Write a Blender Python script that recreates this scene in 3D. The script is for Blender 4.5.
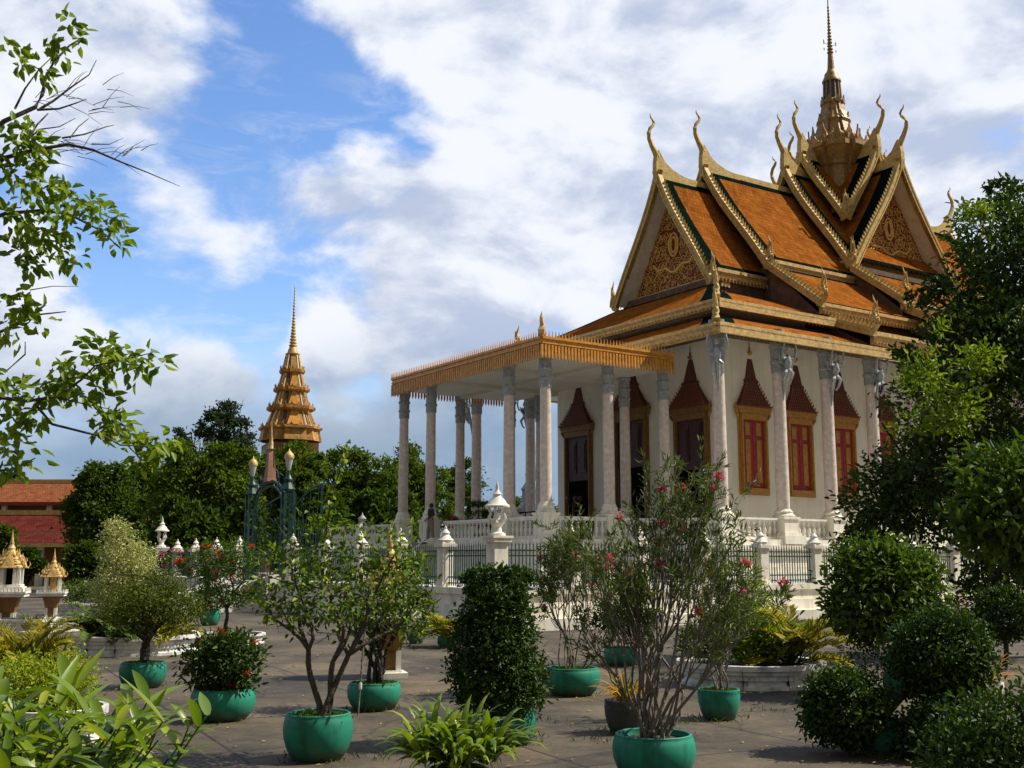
import bpy, math, random
import numpy as np
from mathutils import Vector, Matrix
for o in list(bpy.data.objects): bpy.data.objects.remove(o)
scene = bpy.context.scene
col = scene.collection
R = math.radians
# ------------------------------------------------------------------ camera, world, sun, exposure
FPX, HZ, EYE = 1107.0, 560.5, 1.8
PITCH = math.atan((HZ-384)/FPX)
cam = bpy.data.cameras.new('camera'); camo = bpy.data.objects.new('camera', cam); col.objects.link(camo)
camo.location = (0, 0, EYE); camo.rotation_euler = (math.pi/2+PITCH, 0, 0)
cam.sensor_width = 36; cam.lens = 36*FPX/1024; cam.clip_end = 5000; cam.clip_start = .1
scene.camera = camo
def ray(x, y):
    c, s = math.cos(PITCH), math.sin(PITCH); X, Y = (x-512)/FPX, (384-y)/FPX
    return Vector((X, c-Y*s, s+Y*c))
def atz(x, y, z=0.):
    r = ray(x, y); return Vector((0, 0, EYE))+r*((z-EYE)/r.z)
def atY(x, y, Y):
    r = ray(x, y); return Vector((0, 0, EYE))+r*(Y/r.y)
SUN_EL, SUN_AZ = 49., 82.      # azimuth clockwise from +Y
sv = Vector((math.sin(R(SUN_AZ))*math.cos(R(SUN_EL)), math.cos(R(SUN_AZ))*math.cos(R(SUN_EL)), math.sin(R(SUN_EL))))
sun = bpy.data.lights.new('sun', 'SUN'); sun.energy = 5.0; sun.angle = R(.5); sun.color = (1, .93, .8)
suno = bpy.data.objects.new('sun', sun); col.objects.link(suno); suno.rotation_euler = sv.to_track_quat('Z', 'Y').to_euler()
suno.location = (30, -10, 40)
scene.view_settings.view_transform = 'Standard'; scene.view_settings.look = 'None'
scene.view_settings.exposure = 0.3; scene.view_settings.gamma = 1
def make_world():
    w = bpy.data.worlds.new('World'); scene.world = w; w.use_nodes = True
    nt = w.node_tree; nt.nodes.clear(); N = nt.nodes.new; L = nt.links.new
    def node(t, **k):
        n = N(t)
        for a, b in k.items(): setattr(n, a, b)
        return n
    def sock(n, i, v):
        if hasattr(v, 'is_output'): L(v, n.inputs[i])
        else: n.inputs[i].default_value = v
    def mth(op, a, b=0., c=None, clamp=False):
        n = node('ShaderNodeMath', operation=op, use_clamp=clamp); sock(n, 0, a); sock(n, 1, b)
        if c is not None: sock(n, 2, c)
        return n.outputs[0]
    def vec(op, a, b=None):
        n = node('ShaderNodeVectorMath', operation=op); sock(n, 0, a)
        if b is not None: sock(n, 1, b)
        return n
    def ramp(v, a, b, c=0., d=1.):
        n = node('ShaderNodeMapRange', interpolation_type='SMOOTHSTEP')
        for i, q in enumerate((v, a, b, c, d)): sock(n, i, q)
        return n.outputs[0]
    def mix(f, a, b):
        n = node('ShaderNodeMix', data_type='RGBA'); sock(n, 0, f); sock(n, 6, a); sock(n, 7, b); return n.outputs[2]
    def noise(v, sc, det, rough=.55, dist=0.):
        n = node('ShaderNodeTexNoise'); sock(n, 'Vector', v); sock(n, 'Scale', sc); sock(n, 'Detail', det); sock(n, 'Roughness', rough); sock(n, 'Distortion', dist)
        return n.outputs[0]
    sky = node('ShaderNodeTexSky', sky_type='NISHITA', sun_disc=False, sun_elevation=R(SUN_EL), sun_rotation=R(SUN_AZ))
    sky.air_density = 1.1; sky.dust_density = .3; sky.ozone_density = 2.5
    hsv = node('ShaderNodeHueSaturation'); hsv.inputs['Saturation'].default_value = 1.16; hsv.inputs['Value'].default_value = SKYV; L(sky.outputs[0], hsv.inputs['Color'])
    d = node('ShaderNodeTexCoord').outputs['Generated']
    sp = node('ShaderNodeSeparateXYZ'); L(d, sp.inputs[0]); z = sp.outputs[2]
    zz = mth('ADD', mth('MAXIMUM', z, 0.), .22)
    cb = node('ShaderNodeCombineXYZ'); sock(cb, 0, sp.outputs[0]); sock(cb, 1, sp.outputs[1]); sock(cb, 2, mth('MULTIPLY', z, 1.75))
    p = cb.outputs[0]
    def blob(x, y, rad, amp):
        q = ray(x, y).normalized(); dist = vec('DISTANCE', d, tuple(q)).outputs['Value']
        return ramp(dist, 0., rad, amp, 0.)
    bias = .005
    for b in CLOUDS: bias = mth('ADD', blob(*b), bias)
    n1 = noise(p, 6.6, 11, .56, .2)
    tot = mth('ADD', n1, bias)
    alpha = ramp(tot, .46, .66)
    wisp = noise(vec('MULTIPLY', p, (1., 1., 2.2)).outputs[0], 9.5, 9, .62, .5)
    alpha = mth('MAXIMUM', alpha, ramp(wisp, .50, .76, 0., .38))
    off = vec('ADD', p, tuple(v*.035 for v in (sv.x, sv.y, 1.6))).outputs[0]
    shade = mth('SUBTRACT', n1, noise(off, 6.6, 11, .56, .2))
    n2 = noise(p, 2.2, 5, .5, .1)
    lit = ramp(mth('ADD', mth('MULTIPLY', shade, 1.0), mth('MULTIPLY', n2, .5)), .08, .36)
    ccol = mix(lit, (.46, .53, .69, 1), (.83, .86, .93, 1))
    # the low banks far away are in their own shade, blue grey
    low = ramp(mth('ADD', z, mth('MULTIPLY', mth('SUBTRACT', n2, .5), .22)), .08, .23, 1., 0.)
    side = ramp(sp.outputs[0], .10, .6, 1., .0)
    ccol = mix(mth('MULTIPLY', mth('MULTIPLY', low, side), .8), ccol, (.16, .27, .41, 1))
    # added grey cloud deck in the unseen sky behind the camera, cutting blue ambient light
    back = ramp(sp.outputs[1], -.15, .45, 1., 0.)
    ccol = mix(back, ccol, (.24, .245, .25, 1))
    a2 = mth('MAXIMUM', mth('MAXIMUM', alpha, mth('MULTIPLY', low, .95)), back)
    tint = node('ShaderNodeMix', data_type='RGBA', blend_type='MULTIPLY'); tint.inputs[0].default_value = 1; L(hsv.outputs[0], tint.inputs[6]); tint.inputs[7].default_value = (.98, .93, 1.02, 1)
    b1 = node('ShaderNodeBackground'); L(tint.outputs[2], b1.inputs[0]); b1.inputs[1].default_value = .15
    b2 = node('ShaderNodeBackground'); L(ccol, b2.inputs[0]); b2.inputs[1].default_value = CLOUDV
    ms = node('ShaderNodeMixShader'); L(a2, ms.inputs[0]); L(b1.outputs[0], ms.inputs[1]); L(b2.outputs[0], ms.inputs[2])
    out = node('ShaderNodeOutputWorld'); L(ms.outputs[0], out.inputs[0])
SKYV, CLOUDV = 1.06, .90
# direction of each cloud bank or gap as seen from the terrace: pixel direction, radius, strength
CLOUDS = [(950, 100, .60, .22), (660, 230, .34, .16), (560, 60, .16, .12), (400, 225, .13, .15), (470, 265, .12, .12), (300, 190, .09, .12), (190, 145, .10, .12), (20, 300, .10, .24), (150, 395, .12, .20), (400, 380, .15, .20), (330, 330, .06, .10), (50, 60, .14, .16), (180, 20, .12, .12), (440, 15, .12, .16), (230, 275, .06, .10), (225, 375, .06, .18), (320, 355, .06, .16), (180, 400, .06, .12), (20, 380, .08, .2),
  (250, 75, .12, -.13), (340, 110, .11, -.15), (430, 130, .08, -.15), (95, 215, .07, -.12), (150, 310, .10, -.15), (250, 325, .07, -.10), (560, 180, .05, -.12), (690, 130, .06, -.06)]
make_world()
# ------------------------------------------------------------------ helpers
class MB:
    def __init__(s): s.v = []; s.f = []; s.m = []; s.uv = []
    def poly(s, pts, mi=0, uv=None):
        i = len(s.v); s.v += [tuple(p) for p in pts]; s.f.append(tuple(range(i, i+len(pts)))); s.m.append(mi)
        s.uv += list(uv) if uv else [(p[0]+.37*p[1], p[2]) for p in pts]
    def box(s, x0, x1, y0, y1, z0, z1, mi=0):
        q = lambda *p: s.poly(p, mi)
        q((x0,y0,z0),(x0,y1,z0),(x1,y1,z0),(x1,y0,z0)); q((x0,y0,z1),(x1,y0,z1),(x1,y1,z1),(x0,y1,z1))
        q((x0,y0,z0),(x1,y0,z0),(x1,y0,z1),(x0,y0,z1)); q((x1,y1,z0),(x0,y1,z0),(x0,y1,z1),(x1,y1,z1))
        q((x1,y0,z0),(x1,y1,z0),(x1,y1,z1),(x1,y0,z1)); q((x0,y1,z0),(x0,y0,z0),(x0,y0,z1),(x0,y1,z1))
    def obox(s, o, ex, ey, ez, mi=0):   # corner plus three edge vectors
        o, ex, ey, ez = map(Vector, (o, ex, ey, ez)); a = [o, o+ex, o+ex+ey, o+ey]; b = [p+ez for p in a]
        s.poly(a[::-1], mi); s.poly(b, mi)
        for i in range(4): j = (i+1) % 4; s.poly((a[i], a[j], b[j], b[i]), mi)
    def grid(s, rows, mi=0, closed=False):  # rows of equal length point lists
        i0 = len(s.v); n = len(rows[0])
        for r in rows: s.v += [tuple(p) for p in r]
        for a in range(len(rows)-1):
            for b in range(n if closed else n-1):
                c = (b+1) % n; q = (i0+a*n+b, i0+a*n+c, i0+(a+1)*n+c, i0+(a+1)*n+b)
                s.f.append(q); s.m.append(mi); s.uv += [(s.v[k][0], s.v[k][2]) for k in q]
    def lathe(s, prof, n=16, c=(0,0,0), mi=0, rot=0., caps=True, sq=1.):
        rows = []
        for r, z in prof: rows.append([(c[0]+r*math.cos(rot+2*math.pi*k/n), c[1]+r*sq*math.sin(rot+2*math.pi*k/n), c[2]+z) for k in range(n)])
        s.grid(rows, mi, True)
        if caps:
            if prof[0][0] > .001: s.poly(rows[0][::-1], mi)
            if prof[-1][0] > .001: s.poly(rows[-1], mi)
    def tube(s, pts, rad, n=6, mi=0):
        pts = [Vector(p) for p in pts]; rows = []; up = Vector((.13, .27, 1)).normalized()
        for i, p in enumerate(pts):
            t = (pts[min(i+1, len(pts)-1)]-pts[max(i-1, 0)])
            t = t.normalized() if t.length > 1e-6 else Vector((0,0,1))
            a = t.cross(up); a = a.normalized() if a.length > .05 else t.cross(Vector((1,0,.1))).normalized(); b = t.cross(a)
            r = rad[i] if hasattr(rad, '__len__') else rad
            rows.append([p+a*(r*math.cos(2*math.pi*k/n))+b*(r*math.sin(2*math.pi*k/n)) for k in range(n)])
        s.grid(rows, mi, True); s.poly(rows[0], mi); s.poly(rows[-1][::-1], mi)
    def plate(s, poly, o, ex, ey, th, mi=0):   # polygon in plane (ex,ey), thickness vector th centred
        o, ex, ey, th = map(Vector, (o, ex, ey, th)); a = [o+ex*x+ey*y-th/2 for x, y in poly]; b = [p+th for p in a]
        s.poly(a[::-1], mi); s.poly(b, mi)
        for i in range(len(a)): j = (i+1) % len(a); s.poly((a[i], a[j], b[j], b[i]), mi)
    def build(s, name, mats, parent=None, smooth=None, loc=None):
        me = bpy.data.meshes.new(name); me.from_pydata(s.v, [], s.f)
        if not isinstance(mats, (list, tuple)): mats = [mats]
        for m in mats: me.materials.append(M[m] if isinstance(m, str) else m)
        me.polygons.foreach_set('material_index', s.m)
        ul = me.uv_layers.new(name='UVMap'); ul.data.foreach_set('uv', np.array(s.uv, dtype=np.float32).ravel())
        if smooth is not None:
            me.polygons.foreach_set('use_smooth', [True]*len(s.f)); me.set_sharp_from_angle(angle=R(smooth))
        me.validate(); o = bpy.data.objects.new(name, me); col.objects.link(o)
        if parent: o.parent = parent
        if loc is not None: o.location = loc
        return o
def tag(o, label=None, cat=None, group=None, kind=None):
    for k, v in (('label', label), ('category', cat), ('group', group), ('kind', kind)):
        if v: o[k] = v
    return o
def thing(name, label, cat, loc=(0,0,0), rz=0., group=None):
    o = bpy.data.objects.new(name, None); col.objects.link(o); o.location = loc; o.rotation_euler.z = rz; o.empty_display_size = .2
    return tag(o, label, cat, group)
def copy_tree(o, parent=None):
    c = o.copy(); col.objects.link(c)
    if parent: c.parent = parent
    for ch in list(KIDS(o)): copy_tree(ch, c)
    return c
def KIDS(o): return [x for x in col.objects if x.parent == o]
# ------------------------------------------------------------------ materials
M = {}
def mat(name, c, rough=.6, var=.15, sc=3., metal=0., bump=.0, bsc=20., c2=None, spec=.4, lo=.35, hi=.65, streak=0.):
    m = bpy.data.materials.new(name); m.use_nodes = True; nt = m.node_tree; b = nt.nodes['Principled BSDF']; N = nt.nodes.new; L = nt.links.new
    b.inputs['Roughness'].default_value = rough; b.inputs['Metallic'].default_value = metal; b.inputs['Specular IOR Level'].default_value = spec
    tc = N('ShaderNodeTexCoord'); n = N('ShaderNodeTexNoise'); n.inputs['Scale'].default_value = sc; n.inputs['Detail'].default_value = 6; n.inputs['Roughness'].default_value = .65
    L(tc.outputs['Object'], n.inputs['Vector'])
    cr = N('ShaderNodeValToRGB'); L(n.outputs[0], cr.inputs[0]); cr.color_ramp.elements[0].position = lo; cr.color_ramp.elements[1].position = hi
    cr.color_ramp.elements[0].color = (*(c2 or tuple(x*(1-var) for x in c)), 1); cr.color_ramp.elements[1].color = (*tuple(min(1, x*(1+var*.6)) for x in c), 1)
    out = cr.outputs[0]
    if streak:      # rain streaks and grime running down the surface
        mp = N('ShaderNodeMapping'); mp.inputs['Scale'].default_value = (2.6, 2.6, .22); L(tc.outputs['Object'], mp.inputs[0]); n4 = N('ShaderNodeTexNoise'); n4.inputs['Scale'].default_value = 1.4; n4.inputs['Detail'].default_value = 7; n4.inputs['Roughness'].default_value = .7; L(mp.outputs[0], n4.inputs['Vector'])
        c4 = N('ShaderNodeValToRGB'); L(n4.outputs[0], c4.inputs[0]); c4.color_ramp.elements[0].position = .28; c4.color_ramp.elements[1].position = .52; q = 1-streak; c4.color_ramp.elements[0].color = (q, q*.97, q*.92, 1); c4.color_ramp.elements[1].color = (1, 1, 1, 1)
        mm = N('ShaderNodeMixRGB'); mm.blend_type = 'MULTIPLY'; mm.inputs[0].default_value = 1; L(out, mm.inputs[1]); L(c4.outputs[0], mm.inputs[2]); out = mm.outputs[0]
    L(out, b.inputs['Base Color'])
    if bump:
        n3 = N('ShaderNodeTexNoise'); n3.inputs['Scale'].default_value = bsc; n3.inputs['Detail'].default_value = 4; L(tc.outputs['Object'], n3.inputs['Vector'])
        bp = N('ShaderNodeBump'); bp.inputs['Strength'].default_value = bump; bp.inputs['Distance'].default_value = .03; L(n3.outputs[0], bp.inputs['Height']); L(bp.outputs[0], b.inputs['Normal'])
    M[name] = m; return m
def leafmat(name, cols, rough=.45, trans=.3, spec=.35):
    m = bpy.data.materials.new(name); m.use_nodes = True; nt = m.node_tree; b = nt.nodes['Principled BSDF']; N = nt.nodes.new; L = nt.links.new
    at = N('ShaderNodeAttribute'); at.attribute_name = 'rnd'; cr = N('ShaderNodeValToRGB'); L(at.outputs['Fac'], cr.inputs[0])
    el = cr.color_ramp.elements
    for i, c in enumerate(cols):
        e = el[i] if i < 2 else el.new(.5)
        e.color = (*c, 1)
    for i in range(len(cols)): el[i].position = i/(len(cols)-1)
    for i, c in enumerate(cols): el[i].color = (*c, 1)
    L(cr.outputs[0], b.inputs['Base Color']); b.inputs['Roughness'].default_value = rough; b.inputs['Specular IOR Level'].default_value = spec
    tr = N('ShaderNodeBsdfTranslucent'); mx = N('ShaderNodeMixShader'); mx.inputs[0].default_value = trans
    g = N('ShaderNodeMixRGB'); g.blend_type = 'MULTIPLY'; g.inputs[0].default_value = 1; g.inputs[2].default_value = (1.25, 1.3, .55, 1); L(cr.outputs[0], g.inputs[1]); L(g.outputs[0], tr.inputs[0])
    L(b.outputs[0], mx.inputs[1]); L(tr.outputs[0], mx.inputs[2]); L(mx.outputs[0], nt.nodes['Material Output'].inputs[0])
    M[name] = m; return m
def tilemat(name, c, c2, rough=.62, rw=.22, rh=.28):
    m = bpy.data.materials.new(name); m.use_nodes = True; nt = m.node_tree; b = nt.nodes['Principled BSDF']; N = nt.nodes.new; L = nt.links.new
    uv = N('ShaderNodeUVMap'); br = N('ShaderNodeTexBrick'); L(uv.outputs[0], br.inputs['Vector']); br.inputs['Scale'].default_value = 1
    br.inputs['Brick Width'].default_value = rw; br.inputs['Row Height'].default_value = rh; br.inputs['Mortar Size'].default_value = .012; br.inputs['Bias'].default_value = 0
    br.inputs['Color1'].default_value = (*c, 1); br.inputs['Color2'].default_value = (*c2, 1); br.inputs['Mortar'].default_value = (*tuple(x*.35 for x in c), 1)
    n = N('ShaderNodeTexNoise'); n.inputs['Scale'].default_value = 1.3; n.inputs['Detail'].default_value = 8; n.inputs['Roughness'].default_value = .7; L(uv.outputs[0], n.inputs['Vector'])
    cr = N('ShaderNodeValToRGB'); L(n.outputs[0], cr.inputs[0]); cr.color_ramp.elements[0].position = .3; cr.color_ramp.elements[1].position = .7
    cr.color_ramp.elements[0].color = (.55, .5, .5, 1); cr.color_ramp.elements[1].color = (1.25, 1.2, 1.1, 1)
    mu = N('ShaderNodeMixRGB'); mu.blend_type = 'MULTIPLY'; mu.inputs[0].default_value = 1; L(br.outputs[0], mu.inputs[1]); L(cr.outputs[0], mu.inputs[2]); L(mu.outputs[0], b.inputs['Base Color'])
    w = N('ShaderNodeTexWave'); w.wave_type = 'BANDS'; w.bands_direction = 'Y'; w.wave_profile = 'SAW'; w.inputs['Scale'].default_value = 1/rh/3.18; L(uv.outputs[0], w.inputs['Vector'])
    bp = N('ShaderNodeBump'); bp.inputs['Strength'].default_value = .5; bp.inputs['Distance'].default_value = .04; L(w.outputs[1], bp.inputs['Height']); L(bp.outputs[0], b.inputs['Normal'])
    b.inputs['Roughness'].default_value = rough; b.inputs['Specular IOR Level'].default_value = .0; M[name] = m
tilemat('orange_tile', (.335, .122, .024), (.25, .082, .016)); tilemat('dark_tile', (.006, .016, .013), (.004, .010, .009), .7)
tilemat('salmon_tile', (.30, .115, .055), (.22, .08, .04), .7); tilemat('red_tile', (.15, .036, .028), (.11, .026, .022), .7)
mat('bronze', (.33, .195, .065), .5, .4, 6, .1, .5, 14); mat('gold', (.60, .40, .14), .5, .35, 5, .05, .4, 14); mat('pale_gold', (.56, .40, .15), .55, .3, 5, .0, .4, 14, spec=.12); mat('orange_gold', (.60, .28, .045), .42, .3, 5, .2, .3, 14)
mat('roof_under', (.13, .075, .045), .8, .4, 3); mat('cream_wall', (.78, .745, .65), .8, .08, .7, bump=.05, streak=.10); mat('white_plaster', (.70, .66, .56), .75, .16, 1.3, bump=.12, bsc=9, c2=(.50, .47, .41), lo=.22, hi=.5, streak=.4)
mat('grey_plaster', (.36, .36, .35), .8, .25, 1.6, bump=.15, bsc=9, c2=(.2, .2, .19), lo=.2, hi=.6)
mat('white_paint', (.76, .73, .65), .6, .12, 2, bump=.08, streak=.25); mat('marble', (.66, .56, .49), .35, .2, 5, c2=(.52, .44, .39), streak=.2); mat('grey_stone', (.30, .31, .31), .55, .3, 8, bump=.4, bsc=18); mat('silver_paint', (.42, .44, .46), .35, .3, 9, .4)
mat('maroon', (.29, .02, .022), .5, .25, 4); mat('dark_maroon', (.07, .02, .018), .5, .3, 4, bump=.4); mat('crown_red', (.115, .028, .02), .6, .4, 12, bump=.5); mat('ochre_frame', (.42, .2, .035), .5, .3, 7, .1, .5, 30)
mat('crown_dots', (.26, .085, .04), .55, .3, 9); mat('ceiling', (.58, .54, .46), .8, .06, 1); mat('black', (.008, .007, .006), .9, spec=.0); mat('iron_green', (.008, .042, .033), .4, .25, 4, .1); mat('glass_lamp', (.42, .44, .42), .15, .1, 3); mat('glaze_blue', (.05, .06, .13), .25, .5, 9)
mat('pot_green', (.019, .20, .13), .5, .22, 3, bump=.12, bsc=7, c2=(.010, .10, .065), spec=.25, streak=.5, lo=.25, hi=.5); nt_ = M['pot_green'].node_tree      # each pot a little different, soil splashed round the foot
oi = nt_.nodes.new('ShaderNodeObjectInfo'); mr = nt_.nodes.new('ShaderNodeMapRange'); mr.inputs[3].default_value = .78; mr.inputs[4].default_value = 1.15; nt_.links.new(oi.outputs['Random'], mr.inputs[0])
bs = nt_.nodes['Principled BSDF']; src = bs.inputs['Base Color'].links[0].from_socket; mu_ = nt_.nodes.new('ShaderNodeVectorMath'); mu_.operation = 'SCALE'; nt_.links.new(src, mu_.inputs[0]); nt_.links.new(mr.outputs[0], mu_.inputs['Scale'])
tc_ = nt_.nodes.new('ShaderNodeTexCoord'); sx_ = nt_.nodes.new('ShaderNodeSeparateXYZ'); nt_.links.new(tc_.outputs['Object'], sx_.inputs[0]); nz = nt_.nodes.new('ShaderNodeTexNoise'); nz.inputs['Scale'].default_value = 11; nz.inputs['Detail'].default_value = 7; nt_.links.new(tc_.outputs['Object'], nz.inputs['Vector'])
ma = nt_.nodes.new('ShaderNodeMath'); ma.operation = 'MULTIPLY_ADD'; nt_.links.new(nz.outputs[0], ma.inputs[0]); ma.inputs[1].default_value = -.38; nt_.links.new(sx_.outputs[2], ma.inputs[2]); mq = nt_.nodes.new('ShaderNodeMapRange'); mq.inputs[1].default_value = -.17; mq.inputs[2].default_value = -.02; mq.inputs[3].default_value = .7; mq.inputs[4].default_value = 0; nt_.links.new(ma.outputs[0], mq.inputs[0])
mx_ = nt_.nodes.new('ShaderNodeMixRGB'); nt_.links.new(mq.outputs[0], mx_.inputs[0]); nt_.links.new(mu_.outputs[0], mx_.inputs[1]); mx_.inputs[2].default_value = (.075, .062, .04, 1); nt_.links.new(mx_.outputs[0], bs.inputs['Base Color'])
mat('pot_grey', (.06, .062, .06), .8, .3, 5, bump=.5); mat('soil', (.05, .035, .022), .95, .4, 12, bump=.8); mat('moss', (.05, .10, .02), .95, .5, 14, bump=1)
mat('bark', (.10, .078, .06), .9, .45, 14, bump=.9, bsc=30); mat('pale_bark', (.19, .16, .13), .85, .4, 14, bump=.7, bsc=30); mat('dark_bark', (.045, .036, .03), .9, .4, 12, bump=.9, bsc=25); mat('silver_bark', (.34, .31, .28), .8, .3, 14, bump=.4)
mat('salmon', (.27, .13, .075), .6, .25, 3); mat('skin', (.30, .17, .10), .6); mat('shirt', (.025, .022, .028), .8); mat('trousers', (.24, .19, .14), .8); mat('hair', (.01, .008, .007), .5); mat('wood_brown', (.22, .11, .03), .6, .3, 6)
# ------------------------------------------------------------------ ground and terrace
def ground_mat():
    m = bpy.data.materials.new('paving'); m.use_nodes = True; nt = m.node_tree; b = nt.nodes['Principled BSDF']; N = nt.nodes.new; L = nt.links.new
    tc = N('ShaderNodeTexCoord'); mp = N('ShaderNodeMapping'); mp.inputs['Rotation'].default_value = (0, 0, R(-27)); L(tc.outputs['Object'], mp.inputs[0])
    br = N('ShaderNodeTexBrick'); L(mp.outputs[0], br.inputs['Vector']); br.inputs['Scale'].default_value = 1; br.offset = 0
    br.inputs['Brick Width'].default_value = 2.6; br.inputs['Row Height'].default_value = 2.2; br.inputs['Mortar Size'].default_value = .022; br.inputs['Mortar Smooth'].default_value = .3
    br.inputs['Color1'].default_value = (.118, .092, .056, 1); br.inputs['Color2'].default_value = (.078, .062, .040, 1); br.inputs['Mortar'].default_value = (.022, .018, .013, 1)
    def noise(sc, det, lo, hi, c0, c1, fac):
        n = N('ShaderNodeTexNoise'); n.inputs['Scale'].default_value = sc; n.inputs['Detail'].default_value = det; n.inputs['Roughness'].default_value = .7; L(tc.outputs['Object'], n.inputs['Vector'])
        cr = N('ShaderNodeValToRGB'); L(n.outputs[0], cr.inputs[0]); e = cr.color_ramp.elements; e[0].position = lo; e[1].position = hi; e[0].color = (*c0, 1); e[1].color = (*c1, 1)
        return cr.outputs[0], n.outputs[0]
    def mul(a, c):
        x = N('ShaderNodeMixRGB'); x.blend_type = 'MULTIPLY'; x.inputs[0].default_value = 1; L(a, x.inputs[1]); L(c, x.inputs[2]); return x.outputs[0]
    s1, _ = noise(.42, 9, .40, .60, (.36, .35, .35), (1.25, 1.2, 1.1), 1); s2, n2 = noise(9, 6, .3, .7, (.72, .72, .72), (1.15, 1.15, 1.15), 1); s3, _ = noise(2.2, 7, .30, .46, (.55, .53, .5), (1, 1, 1), 1)  # large stains, darkened further to stand in for tree-shade bands on the paving
    nd = N('ShaderNodeTexNoise'); nd.inputs['Scale'].default_value = 1.2; nd.inputs['Detail'].default_value = 5; L(tc.outputs['Object'], nd.inputs['Vector'])
    ad = N('ShaderNodeMixRGB'); ad.blend_type = 'ADD'; ad.inputs[0].default_value = .55; L(tc.outputs['Object'], ad.inputs[1]); L(nd.outputs[1], ad.inputs[2])
    vo = N('ShaderNodeTexVoronoi'); vo.feature = 'DISTANCE_TO_EDGE'; vo.inputs['Scale'].default_value = .30; L(ad.outputs[0], vo.inputs['Vector'])
    cv = N('ShaderNodeValToRGB'); L(vo.outputs[0], cv.inputs[0]); cv.color_ramp.elements[0].position = .001; cv.color_ramp.elements[1].position = .006; cv.color_ramp.elements[0].color = (.35, .33, .3, 1); cv.color_ramp.elements[1].color = (1, 1, 1, 1)
    L(mul(mul(mul(mul(br.outputs[0], s1), s2), s3), cv.outputs[0]), b.inputs['Base Color']); b.inputs['Roughness'].default_value = .85
    bp = N('ShaderNodeBump'); bp.inputs['Strength'].default_value = .35; bp.inputs['Distance'].default_value = .02; L(n2, bp.inputs['Height']); L(bp.outputs[0], b.inputs['Normal'])
    M['paving'] = m
ground_mat()
g = MB(); g.poly([(-2500,-2500,0),(2500,-2500,0),(2500,2500,0),(-2500,2500,0)]); tag(g.build('ground', 'paving'), kind='structure')
# the temple stands in its own frame: local x along the nave away from the porch, local y across it, origin under the spire
AX = R(56.0); ROT = math.pi/2-AX
UX = Vector((math.sin(AX), math.cos(AX), 0)); VX = Vector((-math.cos(AX), math.sin(AX), 0))
O0 = atY(546, 511, 44.); O0.z = 0
def W(u, v, z=0.): return O0+UX*u+VX*v+Vector((0, 0, z))
CU, CV = 25.7, 5.92
ORG = W(CU, CV)
A = lambda u: u-CU
B = lambda v: v-CV
FL = 2.65        # height of the temple floor
TZ = 1.05        # height of the terrace inside the fence
def in_frame(mb, name, mats, **k):
    o = mb.build(name, mats, **k); o.location = ORG; o.rotation_euler.z = ROT; return o
FU, FV, FV2, FU2 = A(-9.9), B(-11.4), B(18.1), A(58)
m = MB(); m.box(FU+.05, FU2, FV+.05, FV2+14, -.2, TZ)
tag(in_frame(m, 'terrace', 'grey_plaster'), kind='structure')
GA, GB = B(3.0), B(6.65)
def wall_run(mb, x0, x1, y0, y1, ax):   # plinth with a step at the foot and a coping on top
    if ax == 'y':
        mb.box(x0-.02, x0+.5, y0, y1, 0, TZ-.14); mb.box(x0-.1, x0+.52, y0-.003, y1+.003, TZ-.14, TZ+.03); mb.box(x0-.16, x0-.02, y0, y1, 0, .62); mb.box(x0-.55, x0-.16, y0, y1, 0, .30)
    else:
        mb.box(x0, x1, y0-.02, y0+.5, 0, TZ-.14); mb.box(x0-.1, x1, y0-.1, y0+.52, TZ-.14, TZ+.03); mb.box(x0-.16, x1, y0-.16, y0-.02, 0, .62); mb.box(x0-.55, x1, y0-.55, y0-.16, 0, .30)
m = MB(); wall_run(m, FU, 0, FV+.5, GA-.25, 'y'); wall_run(m, FU, FU2, FV, 0, 'x')
tag(in_frame(m, 'retaining_wall', 'white_plaster'), 'stepped white plaster retaining wall carrying the fence in front of the temple', 'wall')
m = MB(); wall_run(m, FU, 0, GB+.25, FV2+.4, 'y')
tag(in_frame(m, 'retaining_wall', 'white_plaster'), 'white retaining wall to the left of the green gate steps', 'wall')
# steps up to the green gate
st = thing('gate_steps', 'grey stone steps climbing to the green iron gate', 'steps', ORG, ROT)
m = MB()
for k in range(7): m.box(FU-3.4+.5*k, FU+.3, GA+.15, GB-.15, 0 if k == 0 else .15*k-.02, .15*(k+1))
m.build('treads', 'grey_plaster', st)
for s, y in ((0, GA-.2), (1, GB-.15)):
    m = MB(); m.plate([(-3.7, 0), (.2, 0), (.2, 1.3), (-.2, 1.3), (-3.3, .35), (-3.7, .35)], (FU, y+.17, 0), (1,0,0), (0,0,1), (0,.34,0)); m.build('cheek_wall', 'white_paint', st)
    m = MB(); y2 = y+.17
    m.tube([(FU-3.4, y2, .3), (FU-3.4, y2, 1.15), (FU-.3, y2, 2.05), (FU-.3, y2, 1.2)], .035, 6)
    for k in range(1, 9): m.tube([(FU-3.4+.35*k, y2, .3+.1*k), (FU-3.4+.35*k, y2, 1.15+.1*k)], .014, 4)
    m.build('handrail', 'iron_green', st)
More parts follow.
